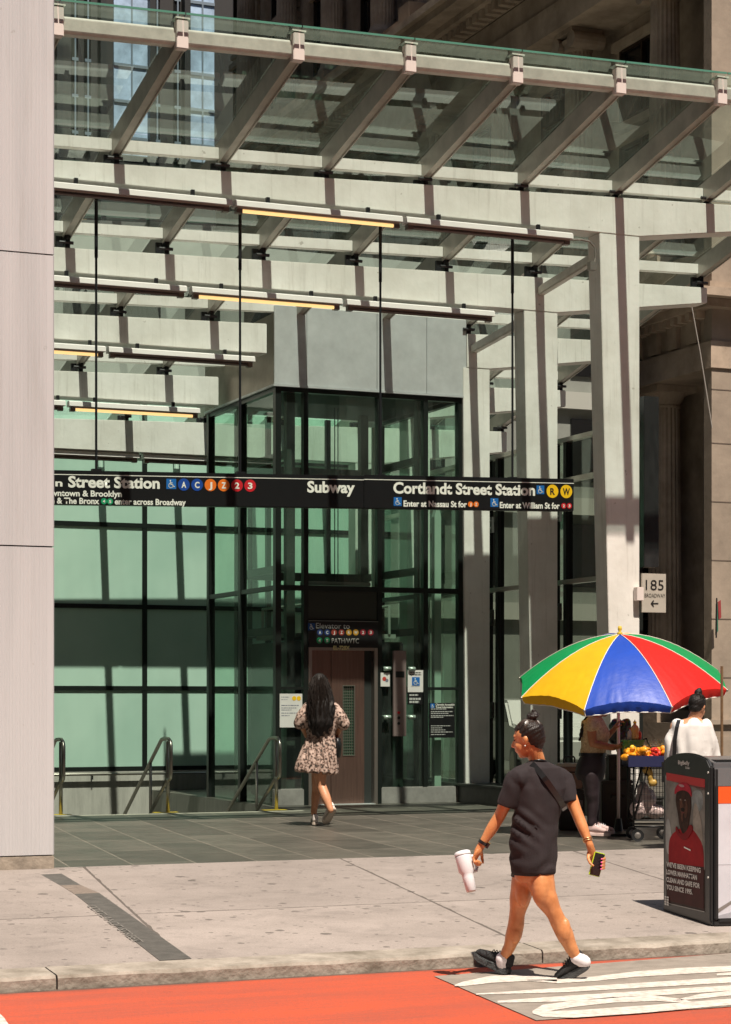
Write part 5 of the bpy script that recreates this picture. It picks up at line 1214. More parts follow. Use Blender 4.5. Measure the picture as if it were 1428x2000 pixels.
bake(b, 'body', skin2, gp, .011, 3); eyes(hc, hm, 1.05, gp)
b = MB(); b.ell(hc+V(0, -.03, .03), (.092, .105, .105)); b.caps([hc+V(0, -.04, 0), G_(625, 1375, -.10), G_(624, 1410, -.13), G_(622, 1432, -.13)], [.095, .12, .10, .05], 20)
b.caps([hc+V(-.05, -.03, 0), G_(612, 1380, -.09), G_(613, 1415, -.12), G_(611, 1432, -.12)], [.07, .075, .06, .02]); b.caps([hc+V(.05, -.03, 0), G_(642, 1380, -.09), G_(640, 1412, -.12), G_(638, 1430, -.12)], [.07, .075, .06, .02])
hb_ = bake(b, 'hair', hair2, gp, .010, 2, lambda p: .007*math.sin(p.x*120+5*noise.noise(p*9))*min(1, max(0, (1.62-p.z)/.1))+.003*noise.noise(p*30))
b = MB(); rn = random.Random(5)
for i in range(170):
    a = rn.uniform(math.pi*1.02, math.pi*1.98); x0_ = math.cos(a); y0_ = math.sin(a); w_ = rn.uniform(.8, 1.05)
    top_ = hc+V(.085*x0_, -.03+.10*y0_, .03+rn.uniform(-.02, .06)); pts = [hc+V(.03*x0_, -.03+.03*y0_, .13), top_]
    L_ = rn.uniform(.42, .62); fx = rn.uniform(-.02, .02)
    for q in range(1, 7): t = q/6; pts.append(V(hc.x+x0_*(.088+.045*math.sin(math.pi*min(1, t*1.1)))*w_+fx*t+.008*math.sin(t*7+i), -.05+y0_*(.12+.05*math.sin(math.pi*t)*.6)+(-.04*t), top_.z-L_*t))
    b.tube(pts, [.002, .0028, .003, .003, .003, .0026, .002, .0008], 4)
b.build('hair_strands', hair2s, hb_)
def floral():
    m = mat('floral chiffon', (.2, .15, .13), .8); n = m.node_tree.nodes; L = m.node_tree.links; bb = n['Principled BSDF']
    g = n.new('ShaderNodeTexCoord'); v = n.new('ShaderNodeTexNoise'); v.inputs['Scale'].default_value = 38; v.inputs['Detail'].default_value = 4; L.new(g.outputs['Object'], v.inputs['Vector'])
    r = n.new('ShaderNodeValToRGB'); L.new(v.outputs[0], r.inputs[0]); e = r.color_ramp.elements; e[0].position = .40; e[0].color = (.04, .032, .026, 1); e[1].position = .54; e[1].color = (.44, .33, .275, 1)
    x = e.new(.46); x.color = (.20, .12, .09, 1); L.new(r.outputs[0], bb.inputs['Base Color']); return m
b = MB(); rr = []
for x, y, a, c in ((625, 1369, .09, .08), (626, 1376, .20, .11), (627, 1392, .205, .13), (627, 1415, .19, .13), (627, 1437, .155, .115), (625, 1455, .185, .14), (622, 1478, .215, .17), (619, 1494, .232, .185), (618, 1506, .238, .19), (618, 1508, .238, .19)): rr.append((G_(x, y), V(a, 0, -.02 if y > 1480 else 0), V(0, c, 0)))
b.loft(rr, 36)
for s_, e_ in ((G_(604, 1384), G_(586, 1412)), (G_(650, 1384), G_(671, 1414))):
    b.caps([s_, s_.lerp(e_, .6), e_], [.08, .09, .075], 18)
bake(b, 'dress', floral(), gp, .011, 2, lambda p: (.018*math.sin(math.atan2(p.y, p.x)*13+2*noise.noise(p*6)) if p.z < 1.0 else .008*noise.noise(p*22))*min(1, max(.3, (1.1-p.z)*3)))
wshoe = mat('white sneaker', (.66, .60, .56), .7, 0, .1, 40)
shoe(gp, G_(653, 1582, -.16), G_(635, 1611, -.04), V(-.45, .85, .25), wshoe, mat('tan sole', (.42, .36, .30), .7), 1, .03)
shoe(gp, V(G_(616, 1600).x, .05, .0), V(G_(612, 1600).x, .30, .0), V(0, 0, 1), wshoe, mat('tan sole', (.42, .36, .30), .7), 1, .03)
b = MB(); c_ = G_(660, 1455, .05); b.loft([(c_+V(0, 0, -.14), V(.03, 0, 0), V(0, .10, 0)), (c_, V(.045, 0, 0), V(0, .13, 0)), (c_+V(0, 0, .08), V(.03, 0, 0), V(0, .12, 0))]); b.build('shoulder_bag', strap, gp, smooth=True)

# ---------------------------------------------------------------- vendor
DV = 21.15; v0 = onD(1158, 1370, DV); vp = thing('person', 'fruit vendor in a tan lace top and dark leggings under the umbrella', 'person', (v0.x, v0.y, Z0), -YAW)
def V_(x, y, dep=0.): D = DV+dep; return V((x-CX)/F*D-(1158-CX)/F*DV, dep, EYE-(y-HOR)/F*D-Z0)
b = MB(); hc = V_(1176, 1378); hm = yawm(.95, .15, -14); head_prims(b, hc, hm, .98); b.caps([hc+V(-.02, 0, -.04), V_(1162, 1403)], [.05, .055])
b.loft([(V_(1160, 1400), V(.06, 0, 0), V(0, .08, 0)), (V_(1158, 1410), V(.10, 0, 0), V(0, .17, 0)), (V_(1160, 1435), V(.12, 0, 0), V(0, .15, 0)), (V_(1160, 1465), V(.11, 0, 0), V(0, .13, 0)), (V_(1156, 1490), V(.13, 0, 0), V(0, .15, 0))])
b.caps([V_(1155, 1414, -.14), V_(1157, 1452, -.16), V_(1196, 1460, -.12), V_(1208, 1459, -.08)], [.055, .045, .034, .024]); hand_prims(b, V_(1202, 1459, -.09), V(1, .1, .05), V(0, .3, 1), 1, 35)
b.caps([V_(1162, 1414, .14), V_(1178, 1446, .14), V_(1200, 1424, .08)], [.055, .04, .026]); hand_prims(b, V_(1200, 1424, .08), V(.5, -.1, .9), V(.7, 0, -.3), -1, 50)
b.caps([V_(1154, 1488, -.05), V_(1156, 1550, -.06), V_(1156, 1622, -.05)], [.06, .05, .035])
bake(b, 'body', skin3, vp, .010, 3); eyes(hc, hm, .98, vp)
b = MB(); b.ell(hc+hm @ V(0, -.03, .03), (.084, .098, .092), hm); b.caps([V_(1160, 1388, -.02), V_(1147, 1405, -.05), V_(1137, 1428, -.06), V_(1132, 1446, -.06)], [.04, .034, .024, .012])
bake(b, 'hair', hair2, vp, .009, 2, lambda p: .003*math.sin(p.z*110+p.x*60))
b = MB()
for x, y, a, c in (): pass
b.loft([(V_(1160, 1401), V(.075, 0, 0), V(0, .10, 0)), (V_(1158, 1408), V(.115, 0, 0), V(0, .175, 0)), (V_(1163, 1432), V(.15, 0, 0), V(0, .165, 0)), (V_(1160, 1460), V(.13, 0, 0), V(0, .15, 0)), (V_(1157, 1477), V(.135, 0, 0), V(0, .155, 0))])
b.caps([V_(1155, 1412, -.14), V_(1156, 1420, -.155)], [.068, .062]); bake(b, 'top', mat('tan lace top', (.50, .38, .22), .8, 0, .5, 50, .3, 120, col2=(.30, .20, .11)), vp, .010, 2, wrinkle(.005, 14, fold=.003))
b = MB(); b.loft([(V_(1158, 1474), V(.125, 0, 0), V(0, .15, 0)), (V_(1155, 1495), V(.155, 0, 0), V(0, .165, 0)), (V_(1152, 1512), V(.155, 0, 0), V(0, .16, 0)), (V_(1153, 1524), V(.13, 0, 0), V(0, .15, 0))])
b.caps([V_(1154, 1512, -.07), V_(1156, 1550, -.07), V_(1158, 1568, -.06), V_(1155, 1610, -.06)], [.105, .078, .065, .045]); b.caps([V_(1156, 1512, .07), V_(1160, 1552, .10), V_(1162, 1610, .10)], [.10, .07, .045])
bake(b, 'leggings', mat('aubergine leggings', (.016, .008, .011), .6), vp, .010, 3, wrinkle(.003, 16))
b = MB(); b.loft([(V_(1158, 1470), V(.142, 0, 0), V(0, .162, 0)), (V_(1158, 1477), V(.144, 0, 0), V(0, .164, 0))]); b.build('waist_strap', strap, vp)
sn = mat('pink grey sneaker', (.42, .30, .28), .7); 
shoe(vp, V_(1149, 1632, -.06), V_(1192, 1634, -.10), V(0, 0, 1), sn, mat('pale sole', (.55, .42, .38), .7), 1, .03, wht)
shoe(vp, V_(1158, 1629, .10), V_(1200, 1630, .08), V(0, 0, 1), sn, mat('pale sole', (.55, .42, .38), .7), 1, .03, wht)

# ---------------------------------------------------------------- customer in white sweater
DC = 19.6; c0 = onD(1350, 1370, DC); cu = thing('person', 'woman with a top bun in a loose white sweater behind the litter bin', 'person', (c0.x, c0.y, Z0), -YAW)
def C_(x, y, dep=0.): D = DC+dep; return V((x-CX)/F*D-(1350-CX)/F*DC, dep, EYE-(y-HOR)/F*D-Z0)
b = MB(); hc = C_(1363, 1381); hm = yawm(.6, .8, -18); head_prims(b, hc, hm, 1.0); b.caps([hc+hm @ V(0, -.03, -.05), C_(1352, 1410)], [.046, .055])
b.loft([(C_(1352, 1404), V(.08, 0, 0), V(0, .07, 0)), (C_(1351, 1415), V(.17, .0, 0), V(0, .10, 0)), (C_(1350, 1460), V(.15, 0, 0), V(0, .10, 0)), (C_(1350, 1520), V(.16, 0, 0), V(0, .11, 0)), (C_(1350, 1540), V(.15, 0, 0), V(0, .11, 0))])
for s_ in (-1, 1): b.caps([C_(1350+s_*14, 1530), C_(1350+s_*15, 1585), C_(1350+s_*14, 1640)], [.085, .058, .042])
for s_ in (-1, 1): b.caps([C_(1351+s_*32, 1418), C_(1351+s_*40, 1475), C_(1351+s_*34, 1500, .2)], [.05, .042, .028]); hand_prims(b, C_(1351+s_*34, 1500, .2), V(0, 1, 0), V(-s_, 0, 0), s_, 40)
bake(b, 'body', skin2, cu, .010, 3); eyes(hc, hm, 1, cu)
b = MB(); b.ell(hc+hm @ V(0, -.026, .034), (.082, .094, .088), hm); b.ell(hc+hm @ V(0, -.05, -.02), (.06, .055, .055), hm); bn_ = C_(1364, 1352); b.ell(bn_, (.038, .036, .034)); b.ell(bn_+V(.01, 0, .025), (.024, .022, .02)); b.caps([bn_, hc+V(0, 0, .08)], [.022, .04])
hb_ = bake(b, 'hair', hair2, cu, .008, 2, strands); combed(hc, hm, bn_, hair2s, hb_, 90, 1.02, 4)
b = MB(); b.loft([(C_(1352, 1403), V(.075, 0, 0), V(0, .075, 0)), (C_(1352, 1408), V(.12, 0, 0), V(0, .09, 0)), (C_(1351, 1417), V(.185, 0, 0), V(0, .12, 0)), (C_(1350, 1445), V(.20, 0, 0), V(0, .14, 0)), (C_(1350, 1490), V(.20, 0, 0), V(0, .15, 0)), (C_(1350, 1530), V(.20, 0, 0), V(0, .15, 0))], 30)
for s_ in (-1, 1): b.caps([C_(1351+s_*27, 1420), C_(1351+s_*36, 1448), C_(1351+s_*42, 1480)], [.075, .078, .066], 18)
bake(b, 'sweater', mat('white cotton', (.62, .60, .58), .9, 0, .08, 9), cu, .009, 2, lambda p: .010*math.sin(p.x*48+4*noise.noise(Vector((p.x*4, p.y*4, p.z*2))))+.005*noise.noise(p*12))
b = MB(); b.loft([(C_(1350, 1525), V(.19, 0, 0), V(0, .14, 0)), (C_(1350, 1545), V(.17, 0, 0), V(0, .13, 0))])
for s_ in (-1, 1): b.caps([C_(1350+s_*15, 1540), C_(1350+s_*16, 1590), C_(1350+s_*15, 1632)], [.10, .085, .07])
bake(b, 'trousers', mat('dark trousers', (.03, .03, .035), .8), cu, .012, 2)
for s_ in (-1, 1): shoe(cu, V(.075*s_, -.06, 0), V(.085*s_, .2, 0), V(0, 0, 1), wshoe, sl_g)
b = MB(); pts = [C_(1326, 1406, -.05), C_(1322, 1420, -.15), C_(1318, 1445, -.17), C_(1317, 1475, -.17)]
for p, q in zip(pts[:-1], pts[1:]): b.prism([p-V(.018, 0, 0), q-V(.018, 0, 0), q+V(.018, 0, 0), p+V(.018, 0, 0)], (0, -.006, 0))
b.build('bag_strap', strap, cu); b = MB(); b.box((-.30, -.22, .62), (-.05, -.12, .85)); b.build('shoulder_bag', strap, cu, bevel=.02)

# ================================================================== UMBRELLA
DU = 21.55; u0 = onD(1208, 1370, DU)
um = thing('street_umbrella', 'large umbrella with red blue yellow and green panels over the fruit cart', 'umbrella', (u0.x, u0.y, Z0), -YAW)
RU = 1.14; ZA = 2.10; tilt = Matrix.Rotation(R(14), 3, 'X') @ Matrix.Rotation(R(-3), 3, 'Y'); apex = V(.015, 0, ZA)
def upt(r, ang, dz=0):
    # ang 0 = towards the viewer
    t = r/RU; z = -.47*t**1.9-.06*t; p = tilt @ V(r*math.sin(ang), -r*math.cos(ang), z+dz); return apex+p
def pan_m(name, c):
    m = mat(name, c, .42, 0, .12, 5, .10, 22, spec=.4); bb = m.node_tree.nodes['Principled BSDF']
    n = m.node_tree.nodes; L = m.node_tree.links; tl = n.new('ShaderNodeBsdfTranslucent'); tl.inputs[0].default_value = (*c, 1); mx = n.new('ShaderNodeMixShader'); mx.inputs[0].default_value = .28
    L.new(bb.outputs[0], mx.inputs[1]); L.new(tl.outputs[0], mx.inputs[2]); L.new(mx.outputs[0], n['Material Output'].inputs[0]); return m
pc = [pan_m('blue vinyl', (.015, .075, .50)), pan_m('red vinyl', (.72, .018, .012)), pan_m('green vinyl', (.0, .30, .085)), pan_m('yellow vinyl', (.74, .44, .012)), pan_m('red vinyl', (.72, .018, .012)), pan_m('blue vinyl', (.015, .075, .50)), pan_m('green vinyl', (.0, .30, .085)), pan_m('yellow vinyl', (.74, .44, .012))]
A0 = -R(3)
for k in range(8):
    a0 = A0+R(45*k-22.5); a1 = a0+R(45); nr, na = 22, 32; vs = []
    def pp(r, j):
        t = j/na; an = a0+(a1-a0)*t
        chord = math.cos(R(22.5))/math.cos(R(22.5)-R(45)*t)      # straight edge between ribs
        sag = .020*math.sin(math.pi*t)*(r/RU)
        wr = (.005*noise.noise(V(r*7, an*4, k))+.006*noise.noise(V(r*2.2, an*26, k*3))*max(0, (r/RU-.35))*1.5+.003*noise.noise(V(r*22, an*12, k)))*(r/RU)*min(1, 5*t*(1-t)+.15)
        f_ = 1+(chord-1)*(r/RU)
        return upt(r*f_*(1-.02*math.sin(math.pi*t)*r/RU), an, -sag+wr)
    for i in range(nr+1):
        r = max(.012, RU*i/nr)
        for j in range(na+1): vs.append(pp(r, j))
    fs = [(i*(na+1)+j, i*(na+1)+j+1, (i+1)*(na+1)+j+1, (i+1)*(na+1)+j) for i in range(nr) for j in range(na)]
    b = MB(); b.add(vs, fs); o = b.build('panel', pc[k], um, smooth=True)
    # valance with scalloped white edge
    b = MB(); vs = []
    edge = []
    for j in range(na+1):
        t = j/na; p = pp(RU, j); inn = (apex-p); inn.z = 0; inn.normalize(); dep = .105-.045*(abs(2*t-1)**3)+.003*math.sin(t*13+k)
        vs += [p, p+V(0, 0, -dep*.5)+inn*(.010+.007*noise.noise(V(j*.7, k, 2))), p+V(0, 0, -dep)+inn*.035+inn*.006*math.sin(j*1.3+k)]; edge.append(vs[-1])
    b.add(vs, [(3*j+q, 3*j+3+q, 3*j+4+q, 3*j+1+q) for j in range(na) for q in (0, 1)]); b.build('valance', pc[k], o, smooth=True)
    b = MB(); b.tube([pp(RU, 0)+V(0, 0, -.005)]+edge+[pp(RU, na)+V(0, 0, -.005)], .0055, 6); b.build('white_trim', sign_white, o)
    b = MB(); b.tube([upt(max(.02, RU*i/10), a0, .004) for i in range(11)], .004, 6); b.build('seam', mat('seam', (.72, .66, .58), .5), o)
    b = MB(); b.tube([upt(RU*i/10, a0, -.012) for i in range(1, 11)], .005, 6); b.tube([apex+V(0, 0, -.55), upt(RU*.5, a0, -.014)], .004, 6); b.ell(upt(RU, a0, -.005), (.014, .014, .014)); b.build('rib', chrome, um)
b = MB(); b.tube([(0, 0, .0), (0, 0, ZA-.45)], .017, 12); b.build('pole', mat('pale pole', (.74, .62, .60), .4), um, smooth=True)
b = MB(); b.tube([V(0, 0, ZA-.5), apex+tilt @ V(0, 0, .0)], .012); b.build('upper_pole', chrome, um, smooth=True)
b = MB(); b.lathe([(.0, .09), (.018, .085), (.022, .05), (.012, .03), (.03, .015), (.03, -.005)][::-1], apex, 12); b.build('finial', yellow_paint, um, smooth=True)
b = MB(); b.lathe([(.0, 0), (.17, 0), (.17, .03), (.05, .05), (.03, .18), (.02, .18)], (0, 0, 0), 20); b.build('base', rod_black, um)

# ================================================================== FRUIT CART
DCt = 20.8; k0 = onD(1270, 1370, DCt); kt = thing('vendor_cart', 'black wire shopping cart carrying a fruit tray beside the umbrella pole', 'cart', (k0.x, k0.y, Z0), -YAW)
def K_(x, y, dep=0.): D = DCt+dep; return V((x-CX)/F*D-(1270-CX)/F*DCt, dep, EYE-(y-HOR)/F*D-Z0)
def kz(y): return EYE-(y-HOR)/F*DCt-Z0
def kx(x): return (x-1270)/F*DCt
wire = mat('black wire', (.012, .012, .012), .4, .5)
b = MB()
x0, x1, z0, z1, y0, y1 = kx(1236), kx(1306), kz(1600), kz(1500), -.22, .22
for i in range(13):
    X = x0+(x1-x0)*i/12
    for y in (y0, y1): b.tube([(X, y, z0), (X, y, z1)], .0022, 5)
for i in range(9):
    z = z0+(z1-z0)*i/8
    b.tube([(x0, y0, z), (x1, y0, z), (x1, y1, z), (x0, y1, z), (x0, y0, z)], .0024 if 0 < i < 8 else .006, 5)
for i in range(9):
    y = y0+(y1-y0)*i/8
    for X in (x0, x1): b.tube([(X, y, z0), (X, y, z1)], .0022, 5)
    b.tube([(x0, y, z0), (x1, y, z0)], .0022, 5)
b.build('basket', wire, kt)
b = MB()
for y in (y0, y1):
    b.tube([(x0-.02, y, z0-.06), (x0-.02, y, z1+.10)], .010, 8); b.tube([(x1+.01, y, z0-.06), (x1+.01, y, z1+.10)], .010, 8); b.tube([(x0-.02, y, z0-.06), (x1+.01, y, z0-.06)], .010, 8)
    b.tube([(x0-.02, y, z0+.0), (x0+.14, y, z1+.08)], .009, 8) ; b.tube([(x1-.05, y, z1+.08), (x1+.10, y, z0+.1)], .009, 8)
b.tube([(x0-.02, y0, z1+.10), (x1+.01, y0, z1+.10), (x1+.01, y1, z1+.10), (x0-.02, y1, z1+.10), (x0-.02, y0, z1+.10)], .009, 8)
b.tube([K_(1256, 1445, .2), K_(1262, 1442, .2), K_(1270, 1460, .2), K_(1274, 1490, .2)], .010, 8)
b.build('frame', wire, kt, smooth=True)
for X in (x0+.02, x1-.03):
    for y in (y0, y1):
        b = MB(); r_ = .062; m_ = Matrix.Rotation(R(90), 3, 'X')
        b.lathe([(r_*.72, -.012), (r_, -.016), (r_, .016), (r_*.72, .012)], (X, y, .065), 20, m_); w = b.build('wheel', blk_pl, kt, smooth=False)
        b = MB(); b.lathe([(.014, -.018), (.044, -.008), (.044, .008), (.014, .018)], (X, y, .065), 16, m_); b.build('rim', mat('grey rim', (.3, .28, .26), .35, .7), w)
b = MB(); b.box((kx(1221), -.25, kz(1496)), (kx(1312), .25, kz(1491))); b.box((kx(1221), -.27, kz(1496)), (kx(1312), -.25, kz(1475))); b.box((kx(1221), .25, kz(1496)), (kx(1312), .27, kz(1475))); b.box((kx(1221), -.25, kz(1496)), (kx(1223), .25, kz(1475))); b.box((kx(1310), -.25, kz(1496)), (kx(1312), .25, kz(1475)))
b.build('tray', mat('navy tray', (.012, .015, .06), .5), kt)
# bags of cut fruit on the tray
kw = k0+V(0, 0, 0); kw.z = Z0
def at_k(x, y, dep): p = K_(x, y, dep); return kw+RT*p.x+AX*p.y+UP*p.z
fr_o = mat('orange mango', (.80, .33, .015), .35, 0, .3, 40, .3, 60); fr_y = mat('yellow mango', (.85, .52, .03), .35, 0, .3, 40, .3, 60); fr_r = mat('watermelon red', (.66, .03, .015), .35, 0, .3, 40, .3, 60)
bagp = glass('plastic bag', (.97, .97, .96), 1.3, .08)
rf = random.Random(3)
spots = [(1232, 1468, 'o', -.16), (1240, 1466, 'y', .05), (1250, 1471, 'o', -.17), (1262, 1468, 'o', -.14), (1277, 1472, 'r', -.18), (1289, 1468, 'y', -.02), (1298, 1471, 'o', -.16), (1308, 1466, 'y', .02), (1244, 1461, 'o', .17), (1268, 1460, 'y', .16), (1286, 1459, 'o', .17), (1301, 1459, 'y', .18)]
LBL = {'o': ('orange mango', fr_o), 'y': ('yellow mango', fr_y), 'r': ('red watermelon', fr_r)}
for (x, y, c, dep) in spots:
    nm, m = LBL[c]; base = at_k(x, 1486, dep); base.z = kw.z+kz(1490)+.002
    t = thing('fruit_bag', f'small clear bag of cut {nm} on the navy tray of the vendor cart', 'fruit bag', base, rf.uniform(0, 6), f'bags of cut {nm} on the cart'); t.scale = (1.5, 1.5, 1.5)
    b = MB()
    for q in range(8):
        an = rf.uniform(0, 6.28); rr_ = rf.uniform(0, .032); rot_ = Matrix.Rotation(rf.uniform(0, 3), 3, 'X') @ Matrix.Rotation(rf.uniform(0, 3), 3, 'Y')
        b.ell((rr_*math.cos(an), rr_*math.sin(an), .022+.085*q/9), (.019, .024, .040), rot_, 8, 6)
    b.build('fruit', m, t, smooth=True)
    b = MB(); b.lathe([(.030, 0), (.05, .012), (.053, .06), (.045, .11), (.014, .135), (.022, .155)], (0, 0, 0), 14); b.build('bag', bagp, t, smooth=True)
# green crate with bottles
gb = at_k(1236, 1453, .22); gb.z = kw.z+kz(1490)
cr = thing('green_crate', 'green plastic crate holding sauce bottles on the vendor cart', 'crate', gb, -YAW)
b = MB(); hw = .10; hc_ = (1490-1440)/F*DCt; b.box((-hw, -.08, .10), (hw, .08, hc_-.05)); b.box((-hw-.01, -.09, hc_-.05), (hw+.01, .09, hc_-.03)); b.build('crate_body', mat('green plastic', (.10, .32, .07), .5), cr, bevel=.004)
def bottle(x, lab, mcol, h, r, mcap):
    p = at_k(x, 1440, .22); p.z = gb.z+hc_-.03
    t = thing('sauce_bottle', lab, 'bottle', p)
    b = MB(); b.lathe([(r*.9, 0), (r, .01), (r, h*.6), (r*.75, h*.72), (r*.35, h*.82), (r*.32, h*.9)], (0, 0, 0), 16); b.build('bottle_body', mcol, t, smooth=True)
    b = MB(); b.lathe([(r*.4, h*.9), (r*.4, h*.98), (r*.15, h*1.0), (r*.1, h*1.08)], (0, 0, 0), 12); b.build('cap', mcap, t, smooth=True)
bottle(1240, 'large amber sauce bottle with yellow cap on the green crate', mat('amber sauce', (.62, .36, .10), .2), .19, .045, yel_s)
bottle(1248, 'small red sauce bottle on the green crate', mat('red sauce', (.55, .05, .02), .3), .11, .028, wht)
bottle(1231, 'small pale sauce bottle at the left of the green crate', mat('pale sauce', (.55, .48, .36), .3), .12, .028, red_s)
# black sack above the cart
b = MB(); c_ = K_(1211, 1432, 1.25)
for q in range(12): b.ell(c_+V(rf.uniform(-.07, .07), rf.uniform(-.06, .06), rf.uniform(-.12, .10)), (rf.uniform(.05, .08), .07, rf.uniform(.05, .08)))
b.caps([c_+V(.02, 0, -.1), K_(1216, 1490, 1.22)], [.07, .05]); o = bake(b, 'black_bag', mat('bin bag black', (.012, .012, .014), .3), None, .012, 1, lambda p: .008*noise.noise(p*22)); o.location = kw; o.rotation_euler = (0, 0, -YAW)
tag(o, 'crumpled black plastic bag standing behind the umbrella pole', 'bag')
b = MB(); c_ = K_(1270, 1505, -.2)
b.ell(c_+V(.0, 0, -.06), (.03, .03, .10)); b.ell(c_+V(-.03, 0, 0), (.05, .03, .05)); b.ell(c_+V(.03, 0, -.12), (.045, .03, .04))
o = bake(b, 'hanging_bag', mat('mustard bag', (.38, .24, .05), .5), None, .010, 1, lambda p: .006*noise.noise(p*30)); o.location = kw; o.rotation_euler = (0, 0, -YAW); tag(o, 'mustard plastic bag hanging from the front of the cart', 'bag')
b = MB()
for x, y, rx, rz_ in ((1248, 1580, .09, .10), (1262, 1560, .10, .12), (1280, 1585, .10, .07), (1256, 1545, .06, .10)): b.ell(K_(x, y, .0)-V(0, 0, 0), (rx, .13, rz_))
o = bake(b, 'white_sack', mat('pale plastic sack', (.46, .36, .34), .5), None, .012, 1, lambda p: .012*noise.noise(p*20)); o.location = kw; o.rotation_euler = (0, 0, -YAW); tag(o, 'pale pinkish plastic sack inside the wire cart basket', 'bag')
# dark crates, cooler, trolley left of the cart
DX = 22.4; q0 = onD(1120, 1370, DX); q0.z = Z0
def X_(x, y, dep=0.): D = DX+dep; return V((x-CX)/F*D-(1120-CX)/F*DX, dep, EYE-(y-HOR)/F*D-Z0)
def boxed(name, lab, cat, x0, x1, ytop, ybot, m, dep=0., dd=.4, lid=None, lidm=None):
    a = X_(x0, ybot, dep); c = X_(x1, ytop, dep); a.z = max(0, a.z)
    base = q0+RT*((a.x+c.x)/2)+AX*(dep)+UP*a.z; t = thing(name, lab, cat, base, -YAW); w = (c.x-a.x)/2; h = c.z-a.z
    b = MB(); b.box((-w, 0, 0), (w, dd, h)); b.build('box_body', m, t, bevel=.012)
    b = MB(); b.box((-w-.012, -.012, h-.002), (w+.012, dd+.012, h+.03)); b.build('lid', lidm or m, t, bevel=.008)
    b = MB(); b.tube([(-w*.4, -.005, h*.7), (-w*.4, -.03, h*.75), (w*.4, -.03, h*.75), (w*.4, -.005, h*.7)], .008, 6); b.build('handle', chrome if lid else wire, t)
    return t, w, h
t, w, h = boxed('cooler_box', 'large black wheeled cooler standing left of the vendor', 'cooler', 1092, 1142, 1548, 1640, blk_pl, 0, .42)
b = MB(); b.box((w-.13, -.004, h*.62), (w-.02, -.001, h*.80)); b.build('label_plate', mat('faded label', (.13, .13, .13), .5), t)
boxed('storage_bin', 'translucent storage bin with brown contents stacked on the black cooler', 'storage bin', 1090, 1138, 1497, 1541, mat('brown translucent', (.20, .13, .10), .35, 0, .3, 9), .02, .36, lidm=mat('clear grey lid', (.35, .34, .31), .3))
ltr = thing('luggage_handle', 'telescopic black trolley handle rising behind the storage bin', 'trolley', q0+RT*X_(1112, 1500, .44).x+AX*.44, -YAW)
b = MB(); za, zb_ = .3, X_(1112, 1478, .44).z
b.tube([(-.06, 0, za), (-.06, 0, zb_-.015), (-.05, 0, zb_), (.05, 0, zb_), (.06, 0, zb_-.015), (.06, 0, za)], .010, 8); b.build('handle_tube', wire, ltr, smooth=True)
b = MB(); b.box((-.17, -.02, .04), (.17, .16, .55)); b.build('case', blk_pl, ltr, bevel=.02)
boxed('stacked_crate', 'dark plastic crate on the ground behind the vendor legs', 'crate', 1176, 1236, 1530, 1625, mat('dark crate', (.022, .02, .02), .6), .25, .5)
boxed('black_carton', 'black box behind the wire cart beside the pole', 'box', 1190, 1232, 1480, 1527, mat('matte black', (.012, .012, .012), .7), .30, .4)
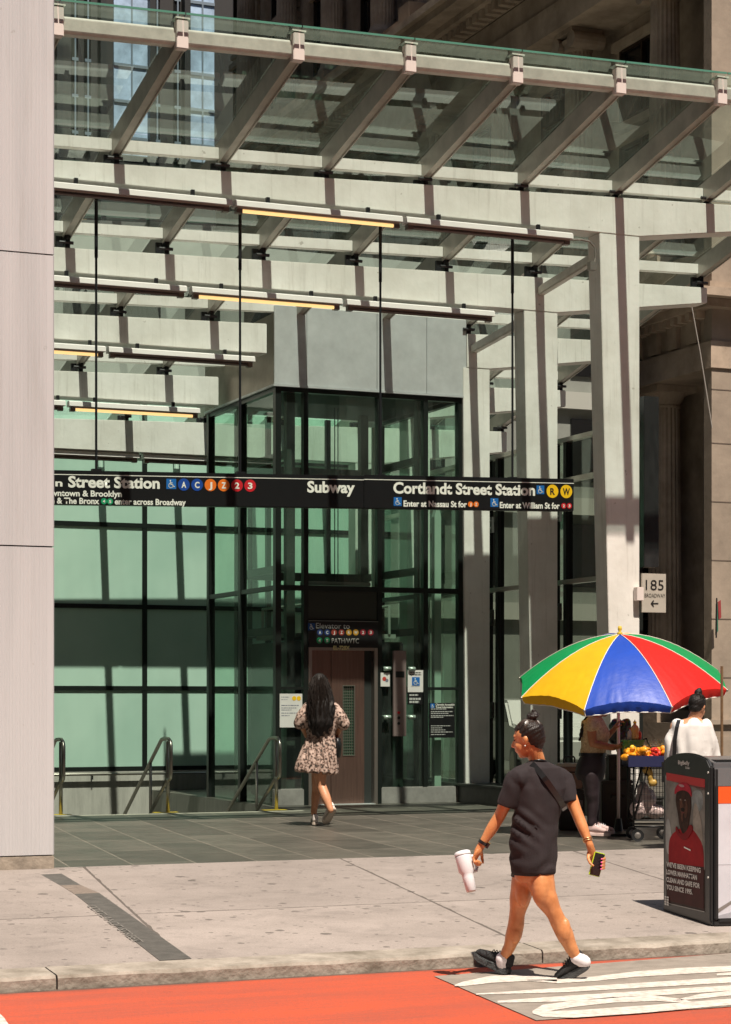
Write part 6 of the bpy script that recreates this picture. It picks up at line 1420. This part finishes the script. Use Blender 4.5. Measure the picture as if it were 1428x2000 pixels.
# white car added beyond the glass screen, standing in for reflected vehicles
car = thing('reflection_car', 'white car added beyond the dark glass screen in place of reflected cars', 'car', (onY(1065, 1400, 33.5).x, 33.5, Z0), R(74))
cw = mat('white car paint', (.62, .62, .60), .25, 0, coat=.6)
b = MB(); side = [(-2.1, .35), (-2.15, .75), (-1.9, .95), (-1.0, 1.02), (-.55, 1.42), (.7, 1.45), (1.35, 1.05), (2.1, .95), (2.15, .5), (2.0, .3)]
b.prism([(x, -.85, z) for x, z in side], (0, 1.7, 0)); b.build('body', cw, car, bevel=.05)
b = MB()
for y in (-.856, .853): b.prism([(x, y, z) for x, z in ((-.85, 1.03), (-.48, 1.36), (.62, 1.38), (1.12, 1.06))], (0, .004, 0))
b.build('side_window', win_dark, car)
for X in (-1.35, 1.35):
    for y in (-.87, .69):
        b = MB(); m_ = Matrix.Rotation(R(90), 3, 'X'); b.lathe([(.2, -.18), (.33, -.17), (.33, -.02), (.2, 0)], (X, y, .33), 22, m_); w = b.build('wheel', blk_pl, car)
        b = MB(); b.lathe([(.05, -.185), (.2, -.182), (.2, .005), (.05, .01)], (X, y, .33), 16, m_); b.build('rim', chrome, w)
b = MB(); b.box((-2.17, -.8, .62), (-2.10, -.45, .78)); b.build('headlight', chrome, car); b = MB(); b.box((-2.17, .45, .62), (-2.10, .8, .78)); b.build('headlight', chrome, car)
# small flag and post on the stone pier, thin overhead wires
fl = thing('wall_flag', 'small red and green flag on the stone corner pier', 'flag', onY(1404, 1230, 35.9))
b = MB(); P = lambda x, y: onY(x, y, 35.9); b.prism([P(1402, 1176), P(1408, 1172), P(1409, 1206), P(1404, 1210)], (0, .02, 0)); b.build('cloth', mat('flag red', (.25, .03, .03), .8), fl)
b = MB(); b.prism([P(1399, 1180), P(1402, 1176), P(1403, 1232), P(1398, 1240)], (0, .02, 0)); b.build('cloth', mat('flag green', (.02, .12, .07), .8), fl)
b = MB(); b.tube([P(1400, 1168), P(1399, 1246)], .015); b.build('pole', rod_black, fl); rebase(fl)
b = MB(); b.tube([onD(1350, 592, 30), onD(1368, 690, 30), onD(1391, 835, 30)], .008, 6); tag(b.build('overhead_wire', mat('wire grey', (.3, .28, .25), .6)), 'thin wire slanting down in front of the stone building', 'wire')
pb = onD(1410, 1370, 20.5); pt = thing('scaffold_post', 'rusty steel post standing by the white sweater woman', 'post', (pb.x, pb.y, Z0))
b = MB(); b.tube([(0, 0, 0), (0, 0, 1.75)], .014, 8); b.build('pole', mat('rusty pole', (.20, .12, .06), .6, .3, .3, 20), pt); b = MB(); b.box((-.06, -.06, 0), (.06, .06, .02)); b.build('base', wire, pt)

bpy.data.scenes.remove(WS)
